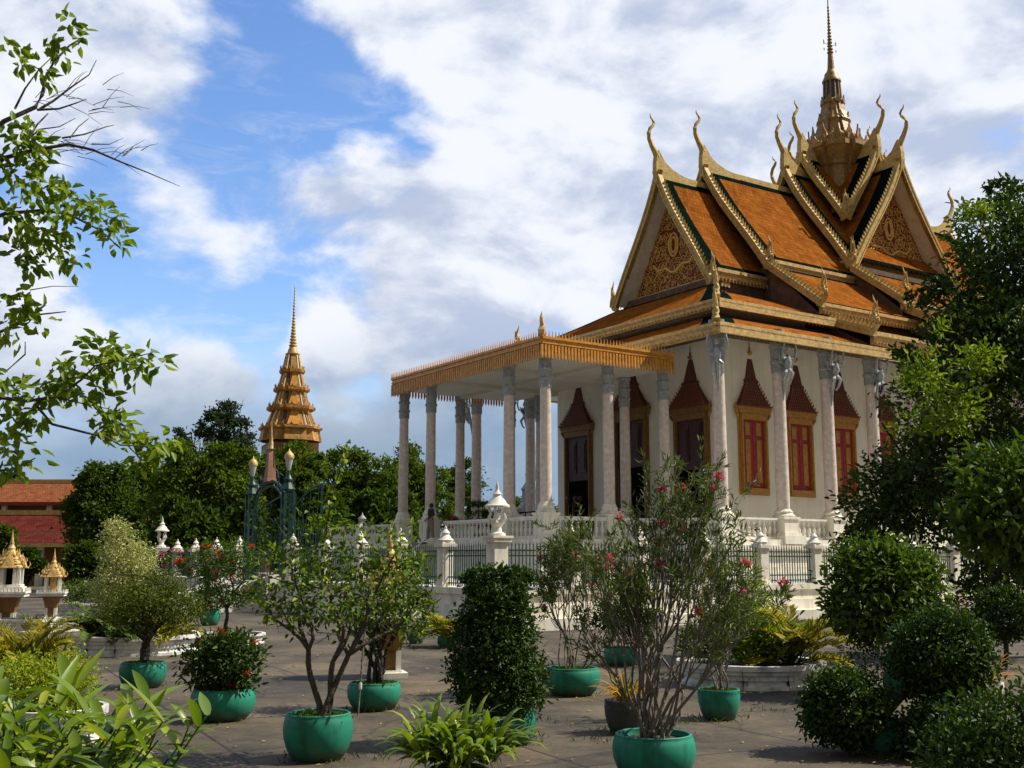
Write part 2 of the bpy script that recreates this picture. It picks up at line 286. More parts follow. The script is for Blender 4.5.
# fences
def post_cap_prof(): return [(.21, 0), (.24, .05), (.17, .10), (.13, .17), (.10, .19), (.125, .25), (.07, .32), (.03, .36), (.035, .40), (.0, .47)]
def make_post():
    p = MB(); p.box(-.17, .17, -.17, .17, 0, 1.10); p.box(-.20, .20, -.20, .20, 0, .12); p.box(-.24, .24, -.24, .24, 1.10, 1.19); p.box(-.20, .20, -.20, .20, 1.19, 1.24)
    o = p.build('post', 'white_plaster'); c = MB(); c.lathe(post_cap_prof(), 14, (0, 0, 1.24)); c.build('cap', 'white_paint', o, 40); return o
def make_lantern_post():
    p = MB(); p.box(-.21, .21, -.21, .21, 0, 1.2); p.box(-.25, .25, -.25, .25, 0, .14); p.box(-.28, .28, -.28, .28, 1.2, 1.3); p.box(-.31, .31, -.31, .31, 1.3, 1.36)
    o = p.build('post', 'white_plaster')
    c = MB(); z = 1.36
    c.lathe([(.22, 0), (.22, .06), (.13, .1), (.11, .22), (.16, .28), (.2, .34)], 14, (0, 0, z))
    for k in range(4):
        an = k*math.pi/2+.78; ca, sa = math.cos(an), math.sin(an)
        c.tube([(ca*.15, sa*.15, z+.34), (ca*.22, sa*.22, z+.46), (ca*.17, sa*.17, z+.6), (ca*.24, sa*.24, z+.74)], [.04, .045, .035, .04], 6)
    c.lathe([(.33, 0), (.34, .04), (.26, .1), (.2, .2), (.12, .27), (.10, .31), (.13, .35), (.07, .41), (.04, .5), (.05, .53), (.015, .66), (0, .76)], 16, (0, 0, z+.74))
    c.build('lantern', 'white_paint', o, 40); return o
POST = LPOST = None
def panel(parent, p0, p1, z=TZ):
    d = Vector(p1)-Vector(p0); n = int(d.length/.115); m = MB(); t = d.normalized(); s = Vector((-t.y, t.x, 0))
    for h in (.12, .28, .86, 1.0): m.obox(Vector(p0)+Vector((0,0,z+h))-s*.015, d, s*.03, (0,0,.035))
    for k in range(1, n):
        q = Vector(p0)+d*(k/n); q.z = z
        m.obox(q+Vector((0,0,.06))-t*.011-s*.011, t*.022, s*.022, (0,0,1.08))
        m.poly([q+Vector((0,0,1.14))-t*.024, q+Vector((0,0,1.14))+t*.024, q+Vector((0,0,1.25))]); 
    m.build('railing_panel', 'iron_green', parent)
def fence(label, pts, lantern=(), skip_panel=()):
    global POST, LPOST
    f = thing('fence', label, 'fence', ORG, ROT, 'green railings with white posts')
    for i, p in enumerate(pts):
        if i in lantern:
            o = make_lantern_post() if LPOST is None else copy_tree(LPOST)
            if LPOST is None: LPOST = o
        else:
            o = make_post() if POST is None else copy_tree(POST)
            if POST is None: POST = o
        o.parent = f; o.location = (p[0], p[1], TZ+.03)
        if i and i not in skip_panel: panel(f, (pts[i-1][0], pts[i-1][1], 0), (p[0], p[1], 0))
    return f
fx = FU+.22
fence('green iron railing with white posts between the lantern corner and the gate', [(fx, B(v)) for v in (-11.25, -8.6, -5.95, -3.25, -.6, 2.2)], lantern=(0,))
fence('green railing with white finial posts left of the gate steps', [(fx, B(v)) for v in (7.6, 10.3, 13.0, 15.6, 18.1)], lantern=(4,))
fence('green iron railing with white posts running along the long side of the temple', [(A(-9.9)+.25+2.45*k, FV+.2) for k in range(0, 22)], skip_panel=())
for c_ in [c for c in KIDS(col.objects['fence.002'])][:1]:      # its first post is the lantern corner of the other railing
    if c_.name.startswith('post'):
        for k_ in KIDS(c_): bpy.data.objects.remove(k_)
        bpy.data.objects.remove(c_)
# green iron gate
gt = thing('iron_gate', 'green wrought iron gate with an arch, two gold capped lamps and a spired pinnacle', 'gate', ORG, ROT)
gx = FU+.3
for y in (GA, GB):
    m = MB(); m.box(gx-.22, gx+.22, y-.22, y+.22, TZ, TZ+.5)
    for dx in (-.16, .16):
        for dy in (-.16, .16): m.box(gx+dx-.035, gx+dx+.035, y+dy-.035, y+dy+.035, TZ+.5, TZ+3.3)
    for k in range(7):
        z = TZ+.6+.4*k
        for a_, b_ in (((-.16,-.16), (.16,-.16)), ((-.16,-.16), (-.16,.16)), ((.16,-.16), (.16,.16))):
            m.tube([(gx+a_[0], y+a_[1], z), (gx+b_[0], y+b_[1], z+.36)], .014, 4); m.tube([(gx+b_[0], y+b_[1], z), (gx+a_[0], y+a_[1], z+.36)], .014, 4)
    m.lathe([(.24, 3.3), (.28, 3.36), (.22, 3.45), (.14, 3.6), (.18, 3.72), (.12, 3.8), (.05, 3.95), (.04, 4.1)], 10, (gx, y, TZ)); o = m.build('gate_post', 'iron_green', gt, 30)
    m = MB(); m.lathe([(.05, 4.05), (.08, 4.12), (.15, 4.45), (.16, 4.5)], 10, (gx, y, TZ)); l_ = m.build('lamp', 'glass_lamp', o, 30)
    m = MB(); m.lathe([(.18, 4.49), (.19, 4.55), (.16, 4.66), (.08, 4.74), (.035, 4.78), (.02, 4.84), (0, 4.9)], 12, (gx, y, TZ)); m.build('lamp_cap', 'gold', o, 40)
yc = (GA+GB)/2; hw = (GB-GA)/2-.2
m = MB()
for rr, tk in ((hw, .06), (hw-.3, .04)):
    m.tube([(gx, yc+rr*math.cos(t), TZ+2.75+rr*.62*math.sin(t)) for t in np.linspace(0, math.pi, 17)], tk, 6)
for t in np.linspace(.15, math.pi-.15, 13): m.tube([(gx, yc+hw*math.cos(t), TZ+2.75+hw*.62*math.sin(t)), (gx, yc+(hw-.3)*math.cos(t+.12), TZ+2.75+(hw-.3)*.62*math.sin(t+.12))], .02, 4)
for s in (-1, 1): m.tube([(gx, yc+s*.9, TZ+3.65), (gx, yc+s*.75, TZ+4.1), (gx, yc+s*.35, TZ+4.3), (gx, yc+s*.3, TZ+5.2)], .03, 5); m.tube([(gx, yc+s*1.2, TZ+3.5), (gx, yc+s*1.3, TZ+3.9), (gx, yc+s*1.0, TZ+4.0), (gx, yc+s*.9, TZ+3.75)], .025, 5)
m.build('arch', 'iron_green', gt)
m = MB(); m.lathe([(.28, 3.75), (.25, 3.9), (.16, 4.75), (.12, 5.0)], 4, (gx, yc, TZ), rot=.785); o = m.build('pinnacle', 'salmon', gt)
m = MB(); m.lathe([(.16, 5.0), (.14, 5.08), (.1, 5.16), (.11, 5.2), (.06, 5.32), (.07, 5.36), (.03, 5.6), (.04, 5.64), (.015, 5.9), (0, 6.15)], 10, (gx, yc, TZ)); m.build('pinnacle_tip', 'gold', o, 40)
def leaf_panel(hinge, e, name):
    m = MB(); h = Vector(hinge); e = Vector(e); n = 13
    top = lambda s: 2.45+.95*math.sin(s*math.pi/2)
    m.tube([h+e*s+Vector((0,0,TZ+top(s))) for s in np.linspace(0, 1, 9)], .035, 5)
    for s, r in ((0, .04), (1, .045)): m.tube([h+e*s+Vector((0,0,TZ+.1)), h+e*s+Vector((0,0,TZ+top(s)))], r, 5)
    for z in (.15, 1.1): m.tube([h+Vector((0,0,TZ+z)), h+e+Vector((0,0,TZ+z))], .03, 4)
    for k in range(1, n): s = k/n; m.tube([h+e*s+Vector((0,0,TZ+.15)), h+e*s+Vector((0,0,TZ+(1.9 if k % 2 else 2.2)))], .014, 4)
    for k in range(4):
        s = .12+.25*k; c = h+e*(s)+Vector((0,0,TZ+2.1)); ed = e.normalized()
        m.tube([c+ed*(.22*math.cos(t))+Vector((0,0,.3*math.sin(t))) for t in np.linspace(-.5, 3.6, 12)], .017, 4)
        m.tube([c+ed*(.1*math.cos(t))+Vector((0,0,-.5+.2*math.sin(t))) for t in np.linspace(0, 6.28, 10)], .014, 4)
        m.tube([c+Vector((0,0,.2)), c+ed*.1+Vector((0,0,top(s)-2.12))], .014, 4)
    m.build(name, 'iron_green', gt)
leaf_panel((gx, GA-.15, 0), (.12, -2.6, 0), 'gate_leaf'); leaf_panel((gx, GB-.2, 0), (1.5, -.6, 0), 'gate_leaf')
# ------------------------------------------------------------------ the temple
tp = thing('temple', 'tall cream temple with tiered orange roofs, horned gables, a gold spire and a columned porch', 'temple', ORG, ROT)
def part(mb, name, mats, parent=None, smooth=None): return mb.build(name, mats, parent or tp, smooth)
# podium
m = MB()
def podium(x0, x1, y0, y1):
    for o, z0, z1 in ((.55, TZ-.2, TZ+.28), (.38, TZ+.28, TZ+.5), (.22, TZ+.5, TZ+.62), (.05, TZ+.62, TZ+1.1), (.14, TZ+1.1, TZ+1.2), (.26, TZ+1.2, TZ+1.36), (.12, TZ+1.36, FL)): m.box(x0-o, x1+o, y0-o, y1+o, z0, z1)
podium(A(-.45), A(6.2), B(-.45), B(7.6)); podium(A(5.9), -A(5.9), B(-3.75), -B(-3.75))
m.box(A(-.85), A(8), B(11.2), B(22), TZ-.1, FL-.02)
m.box(A(-.4), A(8), B(7.5), B(11.4), TZ-.1, FL-.006)
part(m, 'podium', 'white_plaster')
m = MB()
for k in range(10): m.box(A(-.4)-.34*(9-k), A(-.3), B(7.9), B(11.15), TZ-.05, TZ+.16*(k+1)-.006)
part(m, 'porch_steps', 'grey_plaster')
m = MB()
for y in (B(7.76), B(11.3)): m.plate([(-3.6, 0), (0, 0), (0, 1.75), (-.3, 1.75), (-3.2, .35), (-3.6, .35)], (A(-.4), y, TZ), (1,0,0), (0,0,1), (0,.28,0))
part(m, 'step_cheek', 'white_plaster')
# walls
WX, WY = A(9.5), B(-.25)
m = MB(); m.box(WX, -WX, WY, -WY, FL-.1, 13.4)
for o, z0, z1 in ((.14, FL, FL+.5), (.07, FL+.5, FL+.62)): m.box(WX-o, -WX+o, WY-o, -WY+o, z0, z1)
part(m, 'wall', 'cream_wall')
# columns
def col_mesh(r, z0, z1, zc):
    h = zc-z0; return [(r*1.02, z0), (r*1.02, z0+.3*h), (r*.97, z0+.7*h), (r*.93, zc)]
def make_column(kind):
    s = MB()
    if kind == 'porch':
        s.lathe(col_mesh(.235, FL+1.45, 0, 8.65), 20, caps=False); o = s.build('column', 'marble', tp, 40)
        b = MB(); b.box(-.42, .42, -.42, .42, FL-.05, FL+.12); b.box(-.36, .36, -.36, .36, FL+.12, FL+.92); b.box(-.41, .41, -.41, .41, FL+.92, FL+1.02)
        b.lathe([(.40, 1.02), (.42, 1.08), (.36, 1.14), (.33, 1.2), (.35, 1.27), (.29, 1.36), (.26, 1.45)], 20, (0,0,FL)); b.build('base', 'white_plaster', o, 40)
        c = MB(); c.lathe([(.22, 8.65), (.255, 8.68), (.255, 8.95), (.29, 9.0), (.29, 9.06), (.25, 9.1), (.255, 9.38), (.295, 9.42), (.295, 9.48), (.25, 9.52), (.25, 9.84), (.3, 9.9), (.3, 10.0)], 18); c.build('capital', 'grey_stone', o, 30)
    else:
        s.lathe(col_mesh(.275, FL+1.25, 0, 9.7), 20, caps=False); o = s.build('column', 'marble', tp, 40)
        b = MB(); b.box(-.62, .62, -.62, .62, FL-.18, FL+.16); b.box(-.52, .52, -.52, .52, FL+.16, FL+.28); b.box(-.42, .42, -.42, .42, FL+.28, FL+.85); b.box(-.48, .48, -.48, .48, FL+.85, FL+.95)
        b.lathe([(.46, .95), (.48, 1.0), (.4, 1.06), (.37, 1.1), (.4, 1.17), (.32, 1.22), (.29, 1.28)], 20, (0,0,FL)); b.build('base', 'white_plaster', o, 40)
        c = MB(); c.lathe([(.26, 9.7), (.3, 9.73), (.3, 10.1), (.34, 10.16), (.34, 10.24), (.3, 10.3), (.31, 10.75), (.36, 10.8), (.36, 10.9), (.31, 10.95), (.33, 11.6)], 18); c.build('capital', 'grey_stone', o, 30)
    return o
def garuda(parent, ang):
    m = MB(); ca, sa = math.cos(ang), math.sin(ang); P = lambda d, l, z: (ca*d-sa*l, sa*d+ca*l, z)
    m.tube([P(.26, 0, 8.55), P(.30, 0, 9.0), P(.36, 0, 9.4), P(.47, 0, 9.8), P(.56, 0, 10.1), P(.58, 0, 10.3), P(.52, 0, 10.45)], [.02, .06, .09, .12, .17, .12, .06], 8)
    m.lathe([(.0, -.12), (.08, -.08), (.1, 0), (.085, .08), (.05, .14), (.03, .2), (0, .32)], 10, P(.57, 0, 10.58))
    m.tube([P(.66, 0, 10.58), P(.74, 0, 10.54)], [.03, .005], 5)
    for s in (-1, 1):
        m.tube([P(.55, s*.12, 10.3), P(.62, s*.34, 10.25), P(.66, s*.42, 10.5), P(.72, s*.36, 10.85), P(.74, s*.32, 11.0)], [.06, .06, .05, .045, .05], 6)
        m.tube([P(.5, s*.08, 9.85), P(.64, s*.2, 9.65), P(.5, s*.2, 9.35), P(.42, s*.12, 9.2)], [.08, .08, .05, .04], 6)
        m.plate([(0, 0), (.3, .16), (.36, .5), (.26, .36), (.2, .46), (.14, .3), (.06, .34)], P(.44, s*.05, 9.95), (-sa*s, ca*s, 0), (0,0,1), (ca*.04, sa*.04, 0))
    m.build('garuda_bracket', 'silver_paint', parent, 50)
pc = make_column('porch'); first = True
pv = [0, 2.63, 9.2, 11.85]
for u in (0, 3.22):
    for v in pv:
        if u == 3.22 and v in pv[1:3]: continue
        o = pc if first else copy_tree(pc, tp); first = False; o.location = (A(u), B(v), 0)
for v in pv:
    o = copy_tree(pc, tp); o.location = (A(6.3), B(v), 0)
nc = make_column('nave'); garuda(nc, -math.pi/2)
nus = [9.87+3.05*k for k in range(11)]
nc.location = (A(nus[0]), B(-3.35), 0)
for u in nus[1:]:
    o = copy_tree(nc, tp); o.location = (A(u), B(-3.35), 0)
for u in nus[:4]:
    o = copy_tree(nc, tp); o.location = (A(u), -B(-3.35), 0); o.rotation_euler.z = math.pi
for v, an in ((-3.35, R(-135)), (15.2, R(135))):
    o = make_column('nave'); o.location = (A(6.3), B(v), 0); garuda(o, an)
# balustrades
def baluster_mesh():
    m = MB(); m.lathe([(.07, 0), (.07, .06), (.04, .09), (.075, .22), (.08, .28), (.04, .44), (.035, .5), (.06, .54), (.07, .57), (.07, .62)], 8); return m
BAL = None
def balustrade(label, p0, p1, z=FL):
    global BAL
    p0, p1 = Vector((*p0, z)), Vector((*p1, z)); d = p1-p0; t = d.normalized(); s = Vector((-t.y, t.x, 0)); n = max(2, int(d.length/.3))
    th = thing('balustrade', label, 'balustrade', ORG, ROT)
    m = MB(); m.obox(p0-s*.13+Vector((0,0,.74)), d, s*.26, (0,0,.07)); m.obox(p0-s*.16+Vector((0,0,.81)), d, s*.32, (0,0,.08)); m.build('top_rail', 'white_paint', th)
    m = MB(); m.obox(p0-s*.14, d, s*.28, (0,0,.12)); m.build('bottom_rail', 'white_paint', th)
    for k in range(n):
        if BAL is None: o = BAL = baluster_mesh().build('baluster', 'white_paint', th, 40)
        else: o = BAL.copy(); col.objects.link(o); o.parent = th
        o.location = p0+d*((k+.5)/n)+Vector((0,0,.12))
    return th
balustrade('white balustrade across the front of the porch right of the steps', (A(-.15), B(.4)), (A(-.15), B(7.5)))
balustrade('white balustrade on the raised terrace left of the porch steps', (A(-.4), B(12.3)), (A(-.4), B(21.8)))
balustrade('white balustrade along the near side of the porch behind the pink oleander', (A(.4), B(-.15)), (A(5.6), B(-.15)))
balustrade('short white balustrade on the front of the nave beside its corner column', (A(6.3), B(-2.9)), (A(6.3), B(-.5)))
bn = ['white balustrade at the corner of the nave under the first red window', 'white balustrade between the two front columns right of the first window', 'white balustrade beneath the third red window', 'white balustrade just left of the big dark tree']
for i in range(11):
    u0 = 6.3 if i == 0 else nus[i-1]
    balustrade(bn[i] if i < 4 else 'white balustrade bay along the side of the nave behind the big dark tree', (A(u0)+.43, B(-3.35)), (A(nus[i])-.43, B(-3.35)))
    if i >= 4: list(col.objects)[-1]
for o in list(col.objects):
    if o.get('category') == 'balustrade' and 'bay along' in o['label']: o['group'] = 'balustrade bays behind the tree'
tf = thing('terrace_pier', 'white square pier with a grey urn finial on the left terrace balustrade', 'pier', ORG, ROT)
m = MB(); m.box(A(-.4)-.26, A(-.4)+.26, B(15.4)-.26, B(15.4)+.26, FL, FL+.95); m.build('pier', 'white_paint', tf)
m = MB(); m.lathe([(.26, 0), (.2, .08), (.12, .12), (.22, .3), (.1, .42), (.05, .5), (0, .62)], 12, (A(-.4), B(15.4), FL+.95)); m.build('finial', 'grey_stone', tf, 40)
# windows and doors
def crown_prof(w, h):
    pr = []; n = 8; zs = np.linspace(0, .37*h, n+1); rs = [w*.5*(1-.64*(i/n)**.85) for i in range(n+1)]
    for i in range(n): pr += [(rs[i], zs[i]), (rs[i]*.99, zs[i]+(zs[i+1]-zs[i])*.5), (rs[i+1]*1.03, zs[i]+(zs[i+1]-zs[i])*.55)]
    r0 = w*.18
    pr += [(r0*1.12, .37*h), (r0*1.2, .395*h), (r0*.95, .42*h)]
    for i in range(7): q = .92-.62*i/7; pr += [(r0*q, (.42+.05*i)*h), (r0*q*.9, (.452+.05*i)*h)]
    pr += [(r0*.3, .78*h)]
    return pr
def opening(name, w, z0, z1, zt, parts):
    """front faces -y at origin; w outer frame width"""
    o = MB(); fw = .19
    for i, (d, e) in enumerate(((.10, 0), (.16, .05), (.2, .11))):
        x = w/2-e; o.box(-x, -x+fw*.5, -d, .02, z0, z1); o.box(x-fw*.5, x, -d, .02, z0, z1); o.box(-x+fw*.5, x-fw*.5, -d, .02, z1-fw-e, z1-e*.1); 
        if name == 'window': o.box(-x+fw*.5, x-fw*.5, -d, .02, z0+e*.2, z0+fw+e)
    o.box(-w/2-.1, w/2+.1, -.24, .02, z1, z1+.16); o.box(-w/2-.16, w/2+.16, -.28, .02, z1+.16, z1+.28)
    for s in (-1, 1): o.tube([(s*(w/2), -.12, z1-.25), (s*(w/2+.12), -.14, z1-.05), (s*(w/2+.16), -.14, z1+.3), (s*(w/2+.2), -.14, z1+.45)], [.05, .08, .07, .01], 5)
    ob = o.build(name, 'ochre_frame' if name == 'window' else 'wood_brown', tp, 30)
    c = MB(); c.lathe(crown_prof(w+.22, zt-z1-.28), 4, (0, .05, z1+.28), rot=math.pi/4, sq=.34); 
    # lathe with 4 sides gives diagonal radius: widen
    c.v = [(x*1.414, (y-.05)*1.414+.05, z) for x, y, z in c.v]
    k = c.build('crown', 'crown_red', ob)
    g_ = MB(); h = zt-z1-.28
    for i in range(8):
        r = (w+.22)*.5*(1-.64*(i/8.)**.85)*.97; n = max(3, int(r*2/.13))
        for j in range(n+1):
            x = -r+2*r*j/n; z = z1+.28+.37*h*i/8
            g_.plate([(-.03, 0), (.03, 0), (.02, .07), (0, .12), (-.02, .07)], (x, -r*.34-.02, z), (1,0,0), (0,0,1), (0,.03,0))
    o_ = g_.build('crown_ornament', 'crown_dots', ob); g_ = MB()
    g_.lathe([(.06, .77*h), (.13, .80*h), (.14, .815*h), (.05, .84*h), (.07, .87*h), (.03, .90*h), (.035, .93*h), (0, h*1.02)], 8, (0, 0, z1+.28))
    g_.build('crown_finial', 'ochre_frame' if name == 'window' else 'wood_brown', ob)
    return ob
def make_window():
    w, z0, z1 = 1.85, 4.72, 8.42; ob = opening('window', w, z0, z1, 11.86, None)
    s = MB(); x = w/2-.24; s.box(-x, x, -.05, .02, z0+.22, z1-.2); s.box(-.012, .012, -.065, -.04, z0+.25, z1-.22); s.build('shutter', 'maroon', ob)
    p = MB()
    for sx in (-1, 1):
        p.box(sx*.36-.15, sx*.36+.15, -.075, -.04, z0+.55, z1-1.2); p.box(sx*.36-.15, sx*.36+.15, -.075, -.04, z1-1.0, z1-.42)
    p.build('shutter_panel', 'ochre_frame', ob); return ob
w0 = make_window()
for i in range(9):
    o = w0 if i == 0 else copy_tree(w0, tp); o.location = (A(11.4+3.08*i), WY, 0)
def make_door(center):
    w, z0, z1 = (2.35, FL, 8.5) if not center else (2.55, FL, 8.9); ob = opening('door', w, z0, z1, 11.7 if not center else 12.2, None)
    k = MB(); x = w/2-.26; k.box(-x, x, -.03, .02, z0, z1-2.6); k.build('doorway', 'black', ob)
    s = MB(); s.box(-x, x, -.06, .02, z1-2.6, z1-.22)
    for sx in (-1, 1): s.box(sx*.42-.26, sx*.42+.26, -.1, -.05, z1-2.2, z1-.5); s.box(sx*.42-.17, sx*.42+.17, -.13, -.09, z1-2.0, z1-.7)
    s.build('transom', 'dark_maroon', ob)
    return ob
for i, v in enumerate((1.65, 5.92, 10.2)):
    o = make_door(i == 1); o.location = (WX, B(v), 0); o.rotation_euler.z = -math.pi/2
# fascia: moulded gold band between two points with a hanging row of small lotus teeth
def fascia(mb, p0, p1, z0, z1, th=.22, step=.24, teeth=True, up=False):
    p0, p1 = Vector((*p0, 0)), Vector((*p1, 0)); d = p1-p0; t = d.normalized(); s = Vector((t.y, -t.x, 0)); h = z1-z0
    e = lambda k: Vector((0,0,k))
    mb.obox(p0-s*th+e(z0+h*.28), d, s*th, e(h*.44)); mb.obox(p0-s*th+e(z0+h*.72), d, s*(th+.10), e(h*.28)); mb.obox(p0-s*th+e(z0+h*.60), d, s*(th+.04), e(h*.12-.002)); mb.obox(p0-s*th+e(z0+h*.1), d, s*(th-.07), e(h*.18))
    if teeth:
        n = int(d.length/step); w = step*.36
        for k in range(n):
            c = p0+d*((k+.5)/n)+s*.02; c.z = z0+h*.34
            mb.poly([c-t*w, c+s*.05+e(-h*.02), c+e(-h*.40)+s*.03], 0); mb.poly([c+s*.05+e(-h*.02), c+t*w, c+e(-h*.40)+s*.03], 0); mb.poly([c-t*w, c+t*w, c+s*.05+e(-h*.02)], 0)
def slope(mb, lo0, lo1, hi1, hi0, bands=(.4, .4, .3, .5), sag=0.1, n=5):
    """tiled roof slope; bands = width of dark border at left, right, bottom, top in metres"""
    lo0, lo1, hi1, hi0 = map(Vector, (lo0, lo1, hi1, hi0)); wl = (lo1-lo0).length; hl = ((hi0+hi1)/2-(lo0+lo1)/2).length
    nrm = (lo1-lo0).cross(hi0-lo0).normalized()
    ss = [0, bands[0]/wl, 1-bands[1]/wl, 1]; ts = [0, bands[2]/hl]+[bands[2]/hl+(1-(bands[2]+bands[3])/hl)*k/n for k in range(1, n+1)]+[1]
    def P(s, t): return lo0.lerp(lo1, s).lerp(hi0.lerp(hi1, s), t)-nrm*(sag*math.sin(math.pi*t))
    for i in range(3):
        if ss[i+1]-ss[i] < 1e-4: continue
        for j in range(len(ts)-1):
            if ts[j+1]-ts[j] < 1e-4: continue
            q = [P(ss[i], ts[j]), P(ss[i+1], ts[j]), P(ss[i+1], ts[j+1]), P(ss[i], ts[j+1])]
            uv = [(ss[i]*wl, ts[j]*hl), (ss[i+1]*wl, ts[j]*hl), (ss[i+1]*wl, ts[j+1]*hl), (ss[i]*wl, ts[j+1]*hl)]
            mb.poly(q, 0 if i == 1 and 0 < j < len(ts)-2 else 1, uv)
TM = ['orange_tile', 'dark_tile']
# porch roof
m = MB(); x0, x1, y0, y1 = A(-.6), A(6.35), B(-.6), B(12.0)
m.box(x0+.15, x1, y0+.15, y1-.15, 10.0, 10.5)
pr = part(m, 'porch_roof', 'ceiling')
m = MB()
for k in range(1, 3): m.box(x0+.4, x1, y0+.15+k*(y1-y0)/3-.2, y0+.15+k*(y1-y0)/3+.2, 9.82, 10.0)
m.box(A(3.22)-.2, A(3.22)+.2, y0+.4, y1-.4, 9.86, 10.003)
m.build('ceiling_beam', 'ceiling', pr)
m = MB(); z0, z1 = 9.83, 10.62
def picket_band(mb, p0, p1):
    p0, p1 = Vector((*p0, 0)), Vector((*p1, 0)); d = p1-p0; t = d.normalized(); s = Vector((t.y, -t.x, 0)); e = lambda k: Vector((0,0,k))
    for a_, b_, o in ((z0+.22, z0+.50, 0), (z0+.50, z0+.56, .06), (z0+.56, z1-.1, .02), (z1-.1, z1, .09)): mb.obox(p0-s*.2+e(a_), d, s*(.2+o), e(b_-a_-.002))
    n = int(d.length/.165)
    for k in range(n+1):
        c = p0+d*(k/n); 
        mb.obox(c+e(z0+.02)-t*.045, t*.09, s*.05, e(.44)); mb.plate([(-.045, 0), (.045, 0), (0, -.14)], c+e(z0+.02)+s*.025, t, (0,0,1), s*.05)
        mb.plate([(-.035, 0), (.035, 0), (0, .24)], c+e(z1)+s*.04, t, (0,0,1), s*.03)
picket_band(m, (x0, y1), (x0, y0)); picket_band(m, (x0, y0), (x1, y0)); picket_band(m, (x1, y1), (x0, y1))
m.build('eave_fascia', 'orange_gold', pr)
m = MB(); m.tube([(x0+.1, y0+.1, z1), (x0+.0, y0+.0, z1+.25), (x0+.1, y0+.1, z1+.45), (x0-.05, y0-.05, z1+.75), (x0+.03, y0+.03, z1+1.0)], [.12, .16, .1, .07, .01], 6)
m.build('finial', 'gold', pr, 50)
# skirts: two hipped rings, then raised side strips
def ring(name, X, Y, zf0, zf1, Xi, Yi, zi, xe):
    """hipped skirt: front, back and four side strips that stop at |x| = xe, each a part of its own"""
    def one(q, bands, p):
        m, f_ = MB(), MB(); slope(m, *q, bands=bands, sag=.06); fascia(f_, *p, zf0, zf1)
        o = part(m, name, TM); f_.build('eave_fascia', 'gold', o); return o
    for sx in (-1, 1):
        zq = zi+(.4 if name == 'middle_roof' else .1); a_ = [(sx*X, Y, zf1), (sx*X, -Y, zf1), (sx*Xi, -Yi, zq), (sx*Xi, Yi, zq)]
        o = one(a_ if sx < 0 else [a_[1], a_[0], a_[3], a_[2]], (1.1, 1.1, .28, .3), ((-X, Y), (-X, -Y)) if sx < 0 else ((X, -Y), (X, Y)))
        for sy in (-1, 1):
            lo = [(sx*X, sy*Y, zf1), (sx*xe, sy*Y, zf1), (sx*xe, sy*Yi, zi), (sx*Xi, sy*Yi, zi)]; p = [(sx*X, sy*Y), (sx*xe, sy*Y)]
            if sx*sy > 0: lo = [lo[1], lo[0], lo[3], lo[2]]; p = p[::-1]
            one(lo, (1.1, .3, .28, .3) if sx*sy < 0 else (.3, 1.1, .28, .3), p)
ring('lower_roof', 20.0, 9.87, 10.85, 11.35, 17.4, 7.3, 12.42, 9.2)
u_ = MB()
for sy in (-1, 1): u_.poly([(-19.8, sy*9.7, 10.92), (19.8, sy*9.7, 10.92), (WX*-1, sy*6.2, 12.4), (WX, sy*6.2, 12.4)])
for sx in (-1, 1): u_.poly([(sx*19.8, -9.7, 10.92), (sx*19.8, 9.7, 10.92), (sx*16.2, 6.2, 12.4), (sx*16.2, -6.2, 12.4)])
part(u_, 'soffit', 'cream_wall')
ring('middle_roof', 18.0, 7.87, 12.55, 13.0, 13.95, 3.8, 14.75, 10.0)
m = MB(); m.box(-17.5, 17.5, -7.2, 7.2, 11.8, 12.56); m.box(-13.6, 13.6, -3.55, 3.55, 12.5, 15.6); m.box(-10.3, 10.3, -4.3, 4.3, 12.5, 16.5); m.box(-10.4, 10.4, -7.0, 7.0, 12, 13.35); m.box(-4.2, 4.2, -4.3, 4.3, 15, 17.4); m.box(-4.2, 4.2, -6.9, 6.9, 13, 14.4)
part(m, 'roof_core', 'roof_under')
def rake_teeth(mb, pts, nrm, outv, step=.24, h=.26, w=.09):
    """scale teeth along a path; outv = direction the teeth point"""
    pts = [Vector(p) for p in pts]; L_ = [0]
    for a_, b_ in zip(pts[:-1], pts[1:]): L_.append(L_[-1]+(b_-a_).length)
    n = int(L_[-1]/step)
    for k in range(n):
        q = (k+.5)/n*L_[-1]; i = max(j for j in range(len(L_)-1) if L_[j] <= q); f = (q-L_[i])/(L_[i+1]-L_[i])
        p = pts[i].lerp(pts[i+1], f); t = (pts[i+1]-pts[i]).normalized(); o = Vector(outv) if not callable(outv) else outv(t)
        a_, b_, c_ = p-t*step*.42, p+t*step*.42, p+o*h-t*step*.55
        n_ = Vector(nrm)*w
        mb.poly([a_-n_, b_-n_, c_]); mb.poly([b_+n_, a_+n_, c_]); mb.poly([b_-n_, b_+n_, c_]); mb.poly([a_+n_, a_-n_, c_])
def naga(mb, p, out, H=1.5, nrm=(0,0,0), w=.16):
    """upright flame finial; p base, out = horizontal direction it curls to"""
    p = Vector(p); o = Vector(out).normalized(); e = lambda a_, b_: p+o*a_*H+Vector((0,0,b_*H))
    mb.tube([e(-.18, -.12), e(.02, -.04), e(.14, .1), e(.12, .28), e(.02, .42), e(.06, .6), e(.10, .72), e(.04, .88), e(.02, 1.0)], [w*.8, w*1.0, w*1.05, w*.95, w*.75, w*.6, w*.42, w*.2, .01], 7)
    for k, z in enumerate((.2, .36, .52, .66)): mb.tube([e(.12, z-.06), e(.2-.02*k, z), e(.17, z+.14)], [w*.5, w*.35, .01], 5)
    mb.tube([e(-.02, .3), e(-.12, .38), e(-.1, .52)], [w*.5, w*.35, .01], 5)
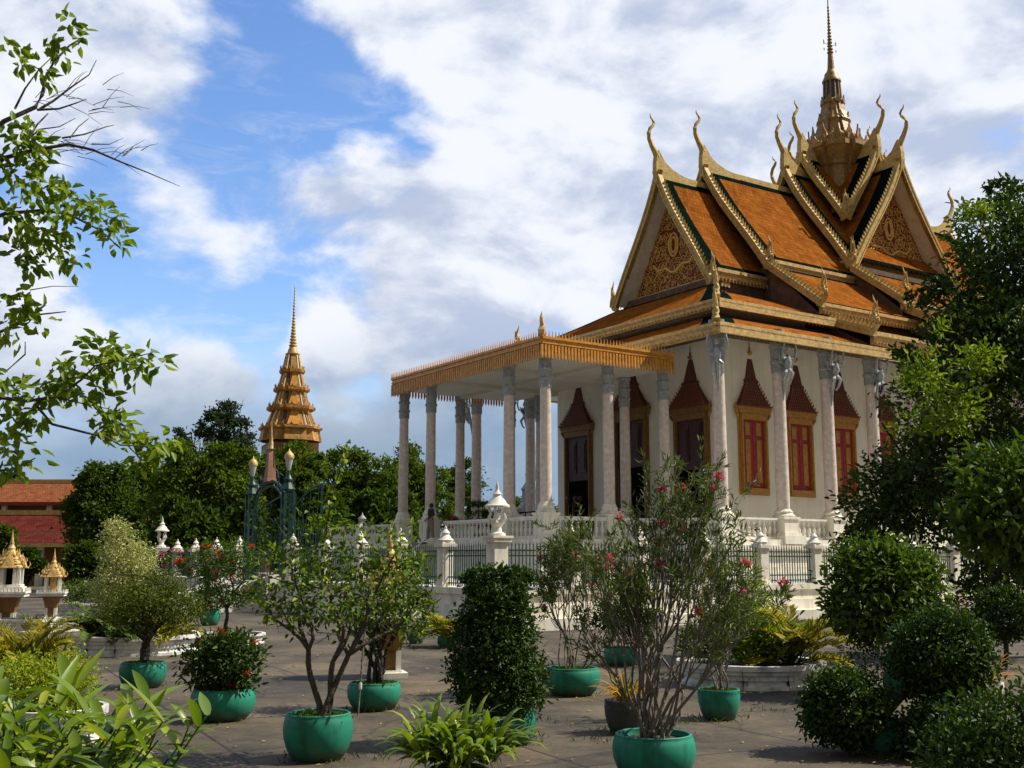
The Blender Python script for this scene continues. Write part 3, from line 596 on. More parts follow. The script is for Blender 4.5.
def strip_roof(name, X, Yo, Yi, zf0, zf1, zi, zd):
    """raised skirt on each long side for |x|<X with rake boards and finials at its ends; zd = height the end wall drops to at Yo, Yi"""
    for sy in (-1, 1):
        m, f_ = MB(), MB()
        lo = [(-X, sy*Yo, zf1), (X, sy*Yo, zf1), (X, sy*Yi, zi), (-X, sy*Yi, zi)]
        if sy > 0: lo = [lo[1], lo[0], lo[3], lo[2]]
        slope(m, *lo, bands=(.5, .5, .28, .25), sag=.05); p = [(-X, sy*Yo), (X, sy*Yo)]
        if sy > 0: p = p[::-1]
        fascia(f_, p[0], p[1], zf0, zf1); o = part(m, name, TM); f_.build('eave_fascia', 'gold', o)
        for sx in (-1, 1):
            r_, e_, n_ = MB(), MB(), MB()
            x = sx*X; P = [Vector((x+sx*.12, sy*(Yo+.1), zf1+.02)), Vector((x+sx*.12, sy*(Yi+.0), zi+.12))]
            d = P[1]-P[0]; r_.obox(P[0]+Vector((-.18*1, 0, -.26)), d, (.36, 0, 0), (0, 0, .42)); rake_teeth(r_, [P[0]+Vector((0,0,.16)), P[1]+Vector((0,0,.16))], (1,0,0), (0, sy*.25, 1), .23, .26, .12)
            r_.obox(P[0]+Vector((-.22, 0, -.02)), d, (.44, 0, 0), (0, 0, .09))
            naga(n_, P[0]+Vector((0, 0, .1)), (0, sy, 0), 1.6, w=.135)
            e_.poly([(x, sy*(Yo-.1), zf0), (x, sy*Yi, zi-.1), (x, sy*Yi, zd[1]), (x, sy*(Yo-.1), zd[0])])
            r_.build('rake_board', 'pale_gold', o, 35); n_.build('naga_finial', 'pale_gold', o, 40); e_.build('end_board', 'roof_under', o)
strip_roof('middle_roof', 10.8, 7.6, 4.4, 13.25, 13.8, 16.3, (12.6, 14.6))
strip_roof('lower_roof', 10.1, 9.87, 7.2, 11.45, 12.1, 13.05, (10.95, 12.3))
strip_roof('middle_roof', 4.4, 7.4, 4.4, 14.3, 14.85, 17.1, (13.6, 16.2))
strip_roof('lower_roof', 3.8, 9.87, 7.0, 12.5, 13.1, 14.5, (12.0, 13.4))
# gabled roofs
def gable_roof(name, F, G, Hw, ze, zr, zt, fas=True, ped=True, bot=0., horn=True, back=True, core=True):
    """F maps (along, across, z) to the temple frame; ridge runs over along in [-G, G]; tips at across = Hw, z = zt"""
    m, f_ = MB(), MB(); flip = (Vector(F(1,0,0))-Vector(F(0,0,0))).cross(Vector(F(0,1,0))-Vector(F(0,0,0))).z < 0
    for s in (-1, 1):
        lo = [F(-G, s*Hw, ze), F(G, s*Hw, ze), F(G, 0, zr), F(-G, 0, zr)]
        if (s > 0) != flip: lo = [lo[1], lo[0], lo[3], lo[2]]
        slope(m, *lo, bands=(.75, 1.0, .3, .65), sag=.16, n=6)  # shadow beside the next gable is put into the wider right dark border
        if fas:
            a_, b_ = F(-G+.3, s*Hw, 0)[:2], F(G-.3, s*Hw, 0)[:2]
            if (s > 0) != flip: a_, b_ = b_, a_
            fascia(f_, a_, b_, ze-.66, ze-.03)
    o = part(m, name, TM)
    if fas: f_.build('eave_fascia', 'gold', o)
    rd = MB()
    for s in (-1, 1):
        a_ = [F(s*t, 0, zr+h) for t, h in ((G, .5), (G-.7, .22), (G-1.6, .1), (0, .08))]
        for i in range(3):
            p, q = Vector(a_[i]), Vector(a_[i+1]); w = (Vector(F(0,1,0))-Vector(F(0,0,0)))*.13
            rd.obox(p-w-Vector((0,0,.3)), q-p, w*2, (0,0,.3))
    rd.build('ridge_beam', 'pale_gold', o)
    for s in ((-1, 1) if back else (-1,)):
        al = Vector(F(s,0,0))-Vector(F(0,0,0)); ac = Vector(F(0,1,0))-Vector(F(0,0,0)); e = lambda k: Vector((0,0,k)); base = Vector(F(s*G, 0, 0)); zA = zr+.25
        N_ = 8
        def prof(t): return (Hw+.05)*(t-.045*math.sin(math.pi*t)-.02*math.sin(2*math.pi*t)), zA+(zt-zA)*t
        for q in (-1, 1):
            bd, ng = MB(), MB()
            pts = [base+ac*(q*prof(t)[0])+e(prof(t)[1]) for t in np.linspace(0, 1, N_+1)]
            for p0, p1 in zip(pts[:-1], pts[1:]):
                d = p1-p0; nn = (ac*q*(-d.z)+e(d.dot(ac)*q)).normalized()
                if nn.z < 0: nn = -nn
                bd.obox(p0-al*.06-nn*.30, d*1.02, al*.20, nn*.30); bd.obox(p0-al*.1-nn*.06, d*1.02, al*.29, nn*.10); bd.obox(p0-al*.08-nn*.30, d*1.02, al*.27, nn*.07)
            up = lambda t: ((ac*q*(-t.z)+e(t.dot(ac)*q))*(1 if (t.dot(ac)*q) > 0 else -1)).normalized()
            rake_teeth(bd, pts[1:], al*1.0, up, .26, .25, .08)
            tip = pts[-1]; naga(ng, tip+e(-.02)-ac*q*.06+al*.05, ac*q, 1.5, w=.135)
            bo = bd.build('barge_board', 'pale_gold', o, 35); ng.build('naga_finial', 'pale_gold', o, 40)
        if horn:
            h = MB(); ap = base+e(zA)+al*.05; P = lambda a_, b_: ap+al*a_+e(b_)
            h.plate([(.14, -.75), (.22, -.2), (.20, .3), (.12, .8), (.02, 1.0), (-.14, .82), (-.42, .42), (-.9, .12), (-1.6, -.10), (-2.6, -.24), (-2.6, -.5), (-.9, -.7)], ap, al, (0,0,1), ac*.3)
            h.tube([P(.0, .62), P(.16, .9), P(.36, 1.2), P(.53, 1.55), P(.57, 1.85), P(.47, 2.12), P(.27, 2.33), P(.19, 2.48), P(.26, 2.63), P(.42, 2.78), P(.44, 2.95)], [.17, .155, .135, .12, .11, .10, .09, .075, .06, .04, .015], 8)
            h.tube([P(.08, 1.02), P(.24, .98), P(.3, .86)], [.08, .05, .01], 6); h.build('horn_finial', 'pale_gold', o, 45)
        if ped:
            pd = MB(); pb = Vector(F(s*(G-1.0), 0, 0)); hb = Hw-.55; zb = zt+.5; zp = zA-.75
            pd.poly([pb-ac*hb+e(zb), pb+ac*hb+e(zb), pb+e(zp)]); po = pd.build('pediment', 'pediment_red', o)
            us = MB()
            for q in (-1, 1): us.poly([base+ac*(q*(Hw-.32))+e(zt+.0), base+e(zA-.75), base-al*1.05+e(zA-.75), base-al*1.05+ac*(q*(Hw-.32))+e(zt+.0)])
            us.build('roof_lining', 'white_paint', po)
            mo = MB()
            for z0_, z1_, o_ in ((zb-.12, zb, .12), (zb-.34, zb-.12, .22), (zb-.5, zb-.34, .12), (zb-.72, zb-.5, .3)): mo.obox(pb-ac*(Hw-.1)+e(z0_)-al*.3, ac*2*(Hw-.1), al*(.3+o_), e(z1_-z0_-.002))
            p0_, p1_ = pb-ac*(Hw-.1)+al*.3, pb+ac*(Hw-.1)+al*.3
            mo.build('cornice', 'gold', po)
            sc = MB(); rnd = random.Random(5); face = pb+al*.03
            def scroll(x, z, r, sg, tk=.045, turns=1.5, a0=0):
                pp = []
                for k in range(14): t = k/13; an = a0+sg*turns*2*math.pi*t; rr = r*(1-.8*t); pp.append(face+ac*(x+rr*math.cos(an))+e(z+rr*math.sin(an))+al*.02)
                sc.tube(pp, [tk*(1-.5*k/13) for k in range(14)], 4)
            H_ = zp-zb
            # medallion: an oval ring above a stepped scroll in the middle, vines all round
            for rr, hh in ((.34, .62), (.2, .42)): sc.tube([face+ac*(rr*math.cos(t))+e(zb+H_*.42+hh*math.sin(t))+al*.03 for t in np.linspace(0, 2*math.pi, 20)], .06, 5)
            sc.tube([face+ac*x_+e(zb+z_)+al*.03 for x_, z_ in ((-hb*.5, H_*.27), (-hb*.38, H_*.20), (-hb*.2, H_*.21), (-.15, H_*.15), (.15, H_*.15), (hb*.2, H_*.21), (hb*.38, H_*.20), (hb*.5, H_*.27))], .07, 5)
            for r0 in np.arange(.18, H_*.95, .31):
                wd = hb*(1-r0/H_)-.12; nn_ = max(1, int(wd*2/.33))
                for k in range(nn_):
                    x = -wd+(k+.5)*2*wd/nn_
                    if abs(x) < .42 and H_*.3 < r0 < H_*.55: continue
                    scroll(x+rnd.uniform(-.05,.05), zb+r0+rnd.uniform(-.06,.06), rnd.uniform(.16,.22), rnd.choice((-1, 1)), .027, 1.4, rnd.uniform(0,6.28))
                    a0 = rnd.uniform(0, 6.28); c_ = face+ac*(x+.2*math.cos(a0))+e(zb+r0+.2*math.sin(a0)); dd = ac*math.cos(a0+1)+e(math.sin(a0+1))
                    sc.tube([c_, c_+dd*.1+al*.03, c_+dd*.22], [.02, .032, .005], 4)
            sc.build('carving', 'carving_gold', po)
    return o
mat('pediment_red', (.20, .028, .016), .6, .3, 6); mat('carving_gold', (.74, .48, .13), .4, .25, 8, .1)
FN = lambda a_, b_, z: (a_, b_, z)
FT = lambda a_, b_, z: (b_, a_, z)      # transept: along runs over local y (toward the viewer is negative)
gable_roof('nave_roof', FN, 14.1, 3.72, 15.95, 21.75, 15.3)
gable_roof('nave_roof', FN, 10.8, 4.4, 16.7, 22.75, 16.45, ped=False)
gable_roof('nave_roof', FN, 4.4, 4.35, 17.75, 24.0, 17.45, ped=False, fas=False)
gable_roof('nave_roof', FN, 2.9, 2.9, 20.95, 25.2, 20.75, ped=False, fas=False)
gable_roof('transept_roof', FT, 4.42, 4.36, 17.76, 24.02, 17.46)
gable_roof('transept_roof', FT, 2.92, 2.91, 20.96, 25.22, 20.76, ped=False, fas=False)
# corner ornaments climbing the hips of the lower roofs, seen above the corner column
for sy in (-1, 1):
    for (X, Y, z, H) in ((19.6, 9.45, 11.5, 1.4), (17.7, 7.6, 13.1, 1.5)):
        m = MB(); naga(m, (-X, sy*Y, z), (-1, sy, 0), H, w=.17); part(m, 'hip_finial', 'pale_gold', None, 50)
    for p in (((-17.9, sy*7.75, 12.92), (-14.3, sy*4.1, 14.55)), ((-19.9, sy*9.75, 11.26), (-17.6, sy*7.5, 12.1))):
        m = MB(); m.tube(p, .09, 6); part(m, 'hip_ridge', 'dark_tile')
# spire
def redent(mb, prof, n=12, c=(0,0), mi=0):
    """star shaped redented square section"""
    rows = []
    sec = [(1,.38),(.86,.38),(.86,.62),(.72,.72),(.62,.86),(.38,.86),(.38,1)]
    pts = []
    for k in range(4):
        an = k*math.pi/2
        for x, y in [(1,-.38)]+sec[:-1]:
            pts.append((x*math.cos(an)-y*math.sin(an), x*math.sin(an)+y*math.cos(an)))
    for r, z in prof: rows.append([(c[0]+x*r, c[1]+y*r, z) for x, y in pts])
    mb.grid(rows, mi, True); mb.poly(rows[-1], mi)
def crown_row(mb, r, z, n, h, w, lean=.0):
    for k in range(n):
        an = 2*math.pi*(k+.5)/n; ca, sa = math.cos(an), math.sin(an)
        mb.plate([(-w, 0), (w, 0), (w*.9, h*.35), (w*.35, h*.6), (0, h), (-w*.35, h*.6), (-w*.9, h*.35)], (ca*r, sa*r, z), (-sa, ca, 0), (ca*lean, sa*lean, 1), (ca*.08, sa*.08, 0))
m = MB(); redent(m, [(1.5, 22.5), (1.4, 24.6), (1.5, 24.7), (1.55, 24.95), (1.75, 25.3), (1.9, 25.6), (1.98, 25.68), (1.98, 25.95), (1.7, 26.0)])
m.v = [(x*1.1, y*1.1, z) for x, y, z in m.v]; sp = part(m, 'spire', 'bronze')
m = MB(); crown_row(m, 2.07, 25.9, 24, .5, .24, .06); crown_row(m, 1.46, 26.5, 12, .85, .2, .03); crown_row(m, .9, 27.75, 8, .55, .2, .0); crown_row(m, .66, 28.9, 8, .5, .2, .04)
redent(m, [(1.65, 26.0), (1.42, 26.25), (1.45, 26.6), (1.3, 26.75), (1.12, 26.9), (.9, 27.6), (.97, 27.8), (.88, 27.95), (.72, 28.4), (.62, 28.9), (.68, 29.05), (.56, 29.2)])
m.build('spire_tier', 'bronze', sp)
m = MB(); m.lathe([(.5, 29.2), (.46, 30.35)], 12); m.build('spire_drum', 'glaze_blue', sp)
m = MB()
for k in range(12): an = math.pi*2*k/12; m.tube([(math.cos(an)*.52, math.sin(an)*.52, 29.15), (math.cos(an)*.47, math.sin(an)*.47, 30.4)], .055, 5)
m.lathe([(.56, 30.35), (.56, 30.45), (.48, 30.6), (.42, 30.75), (.4, 30.9), (.3, 31.0), (.24, 31.15)], 16)
pf = [(.22, 31.15), (.15, 32.2)]; z = 32.2; r = .17
for k in range(15): pf += [(r*.75, z), (r*1.12, z+.06), (r*1.12, z+.11), (r*.72, z+.17)]; z += .21; r *= .925
pf += [(.035, z), (.03, z+.8), (.05, z+.85), (.0, z+1.1)]
m.lathe(pf, 12)
for s in (-1, 1):
    m.tube([(0, 0, 32.75), (s*.42, s*-.1, 32.85)], .015, 4); m.lathe([(0, 0), (.035, .05), (.02, .1), (.04, .2), (0, .35)], 6, (s*.42, s*-.1, 32.75)); m.lathe([(0, 0), (.03, .05), (.035, .1), (0, .2)], 6, (s*.42, s*-.1, 32.35))
m.build('spire_needle', 'bronze', sp, 40)
# ------------------------------------------------------------------ plants: helpers
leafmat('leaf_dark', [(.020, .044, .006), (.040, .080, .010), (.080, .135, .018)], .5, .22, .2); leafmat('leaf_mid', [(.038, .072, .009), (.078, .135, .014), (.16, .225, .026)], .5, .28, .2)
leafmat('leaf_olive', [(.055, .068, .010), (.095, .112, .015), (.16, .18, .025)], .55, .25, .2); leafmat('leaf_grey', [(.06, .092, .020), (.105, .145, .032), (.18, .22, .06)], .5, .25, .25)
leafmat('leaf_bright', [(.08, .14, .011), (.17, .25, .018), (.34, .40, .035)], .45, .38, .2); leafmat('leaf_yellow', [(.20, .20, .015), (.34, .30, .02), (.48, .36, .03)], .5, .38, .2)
leafmat('leaf_moss', [(.05, .075, .008), (.095, .125, .014), (.17, .20, .022)], .55, .28, .15); leafmat('leaf_orange', [(.34, .17, .012), (.52, .26, .018), (.58, .35, .03)], .5, .35, .2); leafmat('leaf_pale', [(.24, .27, .08), (.46, .47, .20), (.68, .66, .40)], .55, .25, .2)
leafmat('leaf_lime', [(.18, .24, .015), (.30, .36, .02), (.42, .46, .04)], .5, .38, .2); leafmat('leaf_strap', [(.085, .15, .010), (.18, .26, .018), (.38, .40, .04)], .35, .35, .35)
leafmat('petal_pink', [(.45, .05, .13), (.55, .10, .2), (.7, .2, .3)], .5, .3); leafmat('petal_red', [(.45, .02, .015), (.6, .05, .03), (.6, .12, .06)], .5, .3); leafmat('petal_magenta', [(.4, .01, .15), (.55, .02, .25), (.6, .06, .32)], .5, .3); leafmat('petal_white', [(.6, .6, .5), (.7, .7, .62), (.8, .78, .7)], .5, .2)
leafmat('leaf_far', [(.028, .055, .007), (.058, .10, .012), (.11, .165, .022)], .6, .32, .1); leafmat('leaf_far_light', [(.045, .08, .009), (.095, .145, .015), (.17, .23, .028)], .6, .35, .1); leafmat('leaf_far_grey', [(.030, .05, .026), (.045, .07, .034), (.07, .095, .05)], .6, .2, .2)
leafmat('leaf_dry', [(.25, .15, .05), (.4, .27, .10), (.5, .38, .2)], .7, .2)
def nrm(a): return a/np.maximum(np.linalg.norm(a, axis=1, keepdims=True), 1e-6)
def leaves(name, C, D, N, L, Wd, m, parent=None, fold=.25, droop=.12, rng=None, tag_stuff=False):
    """one foliage mesh: every leaf is a folded, drooping blade; C base, D direction, N facing"""
    n = len(C); rng = rng or np.random.default_rng(1); D = nrm(D); S = nrm(np.cross(D, N)); N = nrm(np.cross(S, D)); L = np.broadcast_to(np.asarray(L, float), (n,))[:, None]; Wd = np.broadcast_to(np.asarray(Wd, float), (n,))[:, None]
    V = np.empty((n, 6, 3)); V[:, 0] = C; V[:, 3] = C+D*L-N*L*droop*1.6
    for k, (t, w, dr) in ((1, (.33, .5, .15)), (2, (.70, .36, .7))):
        V[:, k] = C+D*L*t+S*Wd*w+N*(Wd*fold*w*2-L*droop*dr); V[:, 6-k] = C+D*L*t-S*Wd*w+N*(Wd*fold*w*2-L*droop*dr)
    me = bpy.data.meshes.new(name); me.vertices.add(n*6); me.vertices.foreach_set('co', V.astype(np.float32).ravel())
    idx = (np.arange(n)[:, None]*6+np.array([0, 1, 2, 3, 0, 3, 4, 5])[None]).astype(np.int32).ravel()
    me.loops.add(n*8); me.loops.foreach_set('vertex_index', idx); me.polygons.add(n*2); me.polygons.foreach_set('loop_start', (np.arange(n*2)*4).astype(np.int32))
    me.update(calc_edges=True); at = me.attributes.new('rnd', 'FLOAT', 'FACE'); at.data.foreach_set('value', np.repeat(np.clip(rng.normal(.42, .24, n), 0, 1), 2).astype(np.float32))
    me.materials.append(M[m]); o = bpy.data.objects.new(name, me); col.objects.link(o)
    if parent: o.parent = parent
    return o
def crown_points(blobs, n, rng, per=40, cs=.22, shell=(.55, 1.0)):
    """leaf sites gathered in clumps spread through ellipsoids (x,y,z,rx,ry,rz)"""
    bl = np.array(blobs, float); wt = (bl[:, 3]*bl[:, 4]*bl[:, 5])**.67; wt /= wt.sum(); nc = max(3, n//per); ci = rng.choice(len(bl), nc, p=wt)
    d = nrm(rng.normal(size=(nc, 3))); r = rng.uniform(*shell, nc)[:, None]; cc = bl[ci, :3]+d*bl[ci, 3:]*r
    li = rng.integers(0, nc, n); s = bl[ci[li], 3:].mean(1)[:, None]*cs; off = rng.normal(size=(n, 3))*s*np.array([1, 1, .75]); P = cc[li]+off
    out = nrm((P-bl[ci[li], :3])/bl[ci[li], 3:]); return P, out
def crown(name, blobs, n, L, Wd, m, parent=None, seed=1, per=40, cs=.22, up=.25, jit=.8, shell=(.55, 1.0), droop=.15, sprig=0):
    rng = np.random.default_rng(seed); P, out = crown_points(blobs, n, rng, per, cs, shell)
    if sprig: P2, o2 = crown_points(blobs, sprig, rng, 4, .1, (1.0, 1.15)); P, out, n = np.concatenate([P, P2]), np.concatenate([out, o2]), n+sprig
    D = out*.6+rng.normal(size=(n, 3))*jit*.6+np.array([0, 0, up]); Nn = out*.6+rng.normal(size=(n, 3))*.55+np.array([0, 0, .6])
    return leaves(name, P, D, Nn, L*rng.uniform(.65, 1.2, n), Wd*rng.uniform(.7, 1.2, n), m, parent, droop=droop, rng=rng)
def limb(mb, p0, p1, r0, r1, rng, bend=.12, n=6, sides=6):
    p0, p1 = np.array(p0, float), np.array(p1, float); L_ = np.linalg.norm(p1-p0); o1, o2 = rng.normal(size=3)*L_*bend, rng.normal(size=3)*L_*bend; pts = []
    for k in range(n+1):
        t = k/n; pts.append(p0+(p1-p0)*t+o1*math.sin(math.pi*t)*.6+o2*math.sin(2*math.pi*t)*.35)
    mb.tube(pts, [r0+(r1-r0)*k/n for k in range(n+1)], sides); return pts
def branching(mb, base, tips, r, rng, fork=.45, bend=.1, twig=True, sides=6):
    """trunk from base splitting toward the given tips, with side twigs"""
    base = np.array(base, float); tips = [np.array(t, float) for t in tips]; c = base+(np.mean(tips, 0)-base)*fork
    tp_ = limb(mb, base, c, r, r*.72, rng, bend*.6, 6, sides+2)
    for t in tips:
        pts = limb(mb, c, t, r*.62, r*.16, rng, bend, 6, sides)
        if twig:
            for q in pts[2:6]:
                e = q+rng.normal(size=3)*np.linalg.norm(t-c)*.28+np.array([0, 0, np.linalg.norm(t-c)*.12]); limb(mb, q, e, r*.2, r*.05, rng, .12, 3, 4)
def far_tree(name, label, cat, x, Y, ytop, ybot, hw, n, m, L=.27, seed=1, blobs=7, group=None, grow=.5, bark='dark_bark', flat=.8):
    """x, ytop, ybot, hw describe the crown seen from the terrace at distance Y"""
    n = int(n*2.0); group = group or G1; rng = np.random.default_rng(seed); s = Y/FPX; c = atY(x, (ytop+ybot)/2, Y); base = Vector((c.x, c.y, 0)); H, Wd = (ybot-ytop)*s, hw*s
    t = thing(name, label, cat, base, 0, group); z0, z1 = max(.6, c.z-H/2), c.z+H/2; zc = (z0+z1)/2; R_ = (z1-z0)/2; bl = []
    for k in range(blobs):
        an = rng.uniform(0, 2*math.pi); h = rng.uniform(-.6, .62); rr = math.sqrt(max(0, 1-h*h))*rng.uniform(.35, .72)
        b = rng.uniform(.34, .5); bl.append((math.cos(an)*Wd*rr, math.sin(an)*Wd*rr*.8, zc+h*R_, Wd*b, Wd*b*.9, min(R_, Wd)*b*flat+.1))
    bl += [(0, 0, zc, Wd*.62, Wd*.6, R_*.72), (Wd*rng.uniform(-.2, .2), 0, z1-R_*.36, Wd*.42, Wd*.42, R_*.36)]
    crown('crown', bl, n, L, L*.55, m, t, seed, 80, .17, up=.15, shell=(.72, 1.02))
    mb = MB(); branching(mb, (0, 0, -.1), [(b[0], b[1], b[2]) for b in bl[:5]], max(.12, Wd*.07), rng, .4); mb.build('trunk', bark, t, 60); return t
# ------------------------------------------------------------------ the trees beyond the terrace
G1 = 'trees in the dark grove behind the fence'
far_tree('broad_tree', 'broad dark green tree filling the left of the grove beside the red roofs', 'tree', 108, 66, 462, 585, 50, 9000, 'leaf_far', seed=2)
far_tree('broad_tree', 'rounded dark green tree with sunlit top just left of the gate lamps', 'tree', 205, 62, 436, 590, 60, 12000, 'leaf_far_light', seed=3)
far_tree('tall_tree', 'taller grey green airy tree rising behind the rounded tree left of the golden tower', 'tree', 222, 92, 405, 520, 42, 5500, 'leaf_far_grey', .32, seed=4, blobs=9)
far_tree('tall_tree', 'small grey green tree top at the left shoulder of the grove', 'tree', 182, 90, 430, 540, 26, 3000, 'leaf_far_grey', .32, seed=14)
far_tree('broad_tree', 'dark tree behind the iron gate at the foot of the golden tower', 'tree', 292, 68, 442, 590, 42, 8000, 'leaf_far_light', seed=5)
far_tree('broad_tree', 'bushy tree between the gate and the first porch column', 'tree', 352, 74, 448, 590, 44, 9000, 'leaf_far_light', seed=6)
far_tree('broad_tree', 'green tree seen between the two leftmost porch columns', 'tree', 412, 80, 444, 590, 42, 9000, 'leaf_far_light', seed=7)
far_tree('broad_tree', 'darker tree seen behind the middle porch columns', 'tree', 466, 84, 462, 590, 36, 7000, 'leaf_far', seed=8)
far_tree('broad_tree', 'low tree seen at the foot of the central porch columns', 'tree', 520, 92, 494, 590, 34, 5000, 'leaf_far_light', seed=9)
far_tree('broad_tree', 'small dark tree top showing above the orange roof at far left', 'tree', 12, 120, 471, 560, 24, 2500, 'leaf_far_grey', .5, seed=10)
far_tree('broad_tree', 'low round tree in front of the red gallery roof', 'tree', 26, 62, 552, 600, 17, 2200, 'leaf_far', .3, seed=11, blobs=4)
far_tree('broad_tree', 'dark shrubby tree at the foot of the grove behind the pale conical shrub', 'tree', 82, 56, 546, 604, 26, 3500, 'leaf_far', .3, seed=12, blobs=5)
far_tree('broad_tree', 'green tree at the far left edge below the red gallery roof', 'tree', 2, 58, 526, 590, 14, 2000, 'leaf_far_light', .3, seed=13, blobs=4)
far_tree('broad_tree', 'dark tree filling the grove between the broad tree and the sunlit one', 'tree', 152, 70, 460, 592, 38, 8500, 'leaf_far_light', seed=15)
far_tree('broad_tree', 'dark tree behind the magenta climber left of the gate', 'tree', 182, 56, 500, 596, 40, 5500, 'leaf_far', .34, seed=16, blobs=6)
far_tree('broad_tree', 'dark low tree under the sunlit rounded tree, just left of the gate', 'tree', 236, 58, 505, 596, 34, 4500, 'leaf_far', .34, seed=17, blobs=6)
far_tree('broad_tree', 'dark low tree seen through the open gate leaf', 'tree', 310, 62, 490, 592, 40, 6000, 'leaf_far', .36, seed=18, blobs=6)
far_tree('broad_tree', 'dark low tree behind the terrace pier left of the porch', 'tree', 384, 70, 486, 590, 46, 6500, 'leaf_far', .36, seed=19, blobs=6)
# pinnate tree whose drooping sprays show pale left of the porch
# ------------------------------------------------------------------ far buildings
def gallery(label, Y, zr, ze, x0, x1, dp, roofm, steps):
    t = thing('gallery_building', label, 'building', (0, Y, 0))
    m = MB(); m.box(x0+1, x1-1, dp*.4, dp*1.6, 0, ze+.3); m.build('wall', 'wood_brown', t)
    for k in range(int((x1-x0)/4)):
        m = MB(); m.box(x0+2+4*k-.2, x0+2+4*k+.2, .5, .9, 0, ze); m.build('pillar', 'white_plaster', t)
    n = len(steps)-1
    for k in range(n):
        (ya, za), (yb, zb) = steps[k], steps[k+1]
        for s in (0, 1):
            m = MB(); y0, y1 = (ya, yb-.02) if s == 0 else (2*dp-ya, 2*dp-yb+.02)
            q = [(x0, y0, za), (x1, y0, za), (x1, y1, zb-.12), (x0, y1, zb-.12)]
            if s: q = [q[1], q[0], q[3], q[2]]
            L_ = math.hypot(yb-ya, zb-za); m.poly(q, 0, [(0, 0), (x1-x0, 0), (x1-x0, L_), (0, L_)]); m.poly([(p[0], p[1], p[2]-.16) for p in q][::-1], 1)
            m.box(x0, x1, min(y0, y0+.05), max(y0, y0+.05), za-.3, za-.02, 2); m.build('roof', [roofm[min(k, len(roofm)-1)], 'roof_under', 'gold' if len(roofm) > 1 else 'maroon'], t)
    m = MB(); m.box(x0, x1, dp-.15, dp+.15, zr-.15, zr+.2); m.build('ridge', 'pale_gold', t)
    for sx in (x0+.6, x1-.6):
        m = MB(); m.poly([(sx, .4, ze), (sx, 2*dp-.4, ze), (sx, dp, zr-.4)]); m.build('gable', 'cream_wall', t)
gallery('long gallery with a faded orange tiled roof at far left', 98, 9.0, 6.6, -75, -33, 4.5, ['maroon_tile', 'salmon_tile'] if False else ['salmon_tile'], [(0, 6.9), (4.5, 9.0)])
gallery('lower gallery with two tiers of dark red roof below the orange one', 80, 5.35, 2.9, -60, -30.5, 4.2, ['red_tile', 'red_tile'], [(0, 3.05), (1.6, 3.85), (4.2, 5.35)])
# golden tiered tower behind the trees
tc_ = atY(290, 440, 110); tw = thing('golden_tower', 'golden tiered tower with a ringed needle rising above the trees', 'tower', (tc_.x, 110, 0), R(22))
m = MB(); m.box(-2.4, 2.4, -2.4, 2.4, 0, 13.2); m.build('base', 'wood_brown', tw)
zz = lambda y: 1.8+(560.5-y)*110/FPX*1.0
mat('tower_gold', (.44, .23, .05), .6, .45, 3, 0, .6, 5); tiers = [(443, 2.95, 2.75, 433, 429, 3.0), (429, 2.35, 1.72, 413.5, 408, 2.3), (408, 1.72, 1.28, 394, 389, 1.72), (389, 1.28, .92, 375, 370, 1.22), (370, .9, .62, 355, 353, .7)]
for i, (ya, r0, r1, yb, yc_, rim) in enumerate(tiers):
    m = MB(); za, zb_, zc_ = zz(ya), zz(yb), zz(yc_); redent(m, [(r0, za), (r1, zb_), (rim*.92, zb_+(zc_-zb_)*.25), (rim, zb_+(zc_-zb_)*.5), (rim, zc_), (rim*.8, zc_+.02), (r1*.9, zc_+.03)])
    if i < 4: crown_row(m, rim*.95, zc_-.04, 20, .42, rim*.09, .05)
    o = m.build('tier', 'tower_gold', tw)
    if 0 < i:
        for k in range(4):
            an = k*math.pi/2; ca, sa = math.cos(an), math.sin(an); h = zb_-za; lx, lz = (r1-r0), h
            if i < 4:
                m = MB(); w = r0*.34; m.plate([(-w, 0), (w, 0), (0, h*.95)], (ca*(r0*1.01), sa*(r0*1.01), za+.15), (-sa, ca, 0), (ca*lx*.9, sa*lx*.9, h), (ca*.14, sa*.14, 0)); m.build('dormer', 'orange_gold', o)
            for q, mt in ((-.8, 'gold'), (-.5, 'glaze_blue'), (.5, 'white_paint'), (.8, 'gold')):
                m = MB(); m.tube([(ca*r0*.93-sa*q*r0, sa*r0*.93+ca*q*r0, za), (ca*r1*.95-sa*q*r1, sa*r1*.95+ca*q*r1, zb_)], .085, 5); m.build('rib', mt, o)
m = MB(); pf = [(.62, zz(355)), (.5, zz(350)), (.36, zz(346))]; z = zz(346); r = .42
for k in range(20): pf += [(r*.55, z), (r, z+.1), (r, z+.2), (r*.55, z+.3)]; z += .315*(1-.0*k); r *= .90
m.lathe(pf+[(.02, z), (0, zz(284))], 12); m.build('needle', 'gold', tw, 40)
# grey stone stupa far behind the porch
gs = atY(535, 560, 85); sp_ = thing('stone_stupa', 'grey carved stone stupa seen between the porch columns', 'stupa', (gs.x, 85, 0), .4)
m = MB(); redent(m, [(2.0, 0), (2.0, 1.2), (1.7, 1.3), (1.7, 2.6), (1.9, 2.7), (1.5, 3.2), (1.5, 4.0), (1.7, 4.2), (1.2, 4.8), (1.2, 5.5), (1.35, 5.7), (.95, 6.2), (.9, 7.0), (1.0, 7.2), (.6, 7.8)]); m.build('tiered_body', 'grey_stone', sp_)
m = MB(); m.lathe([(.6, 7.8), (.75, 8.3), (.6, 8.9), (.2, 9.4), (.15, 10.2), (0, 11.5)], 12); m.build('bell', 'grey_stone', sp_, 40)
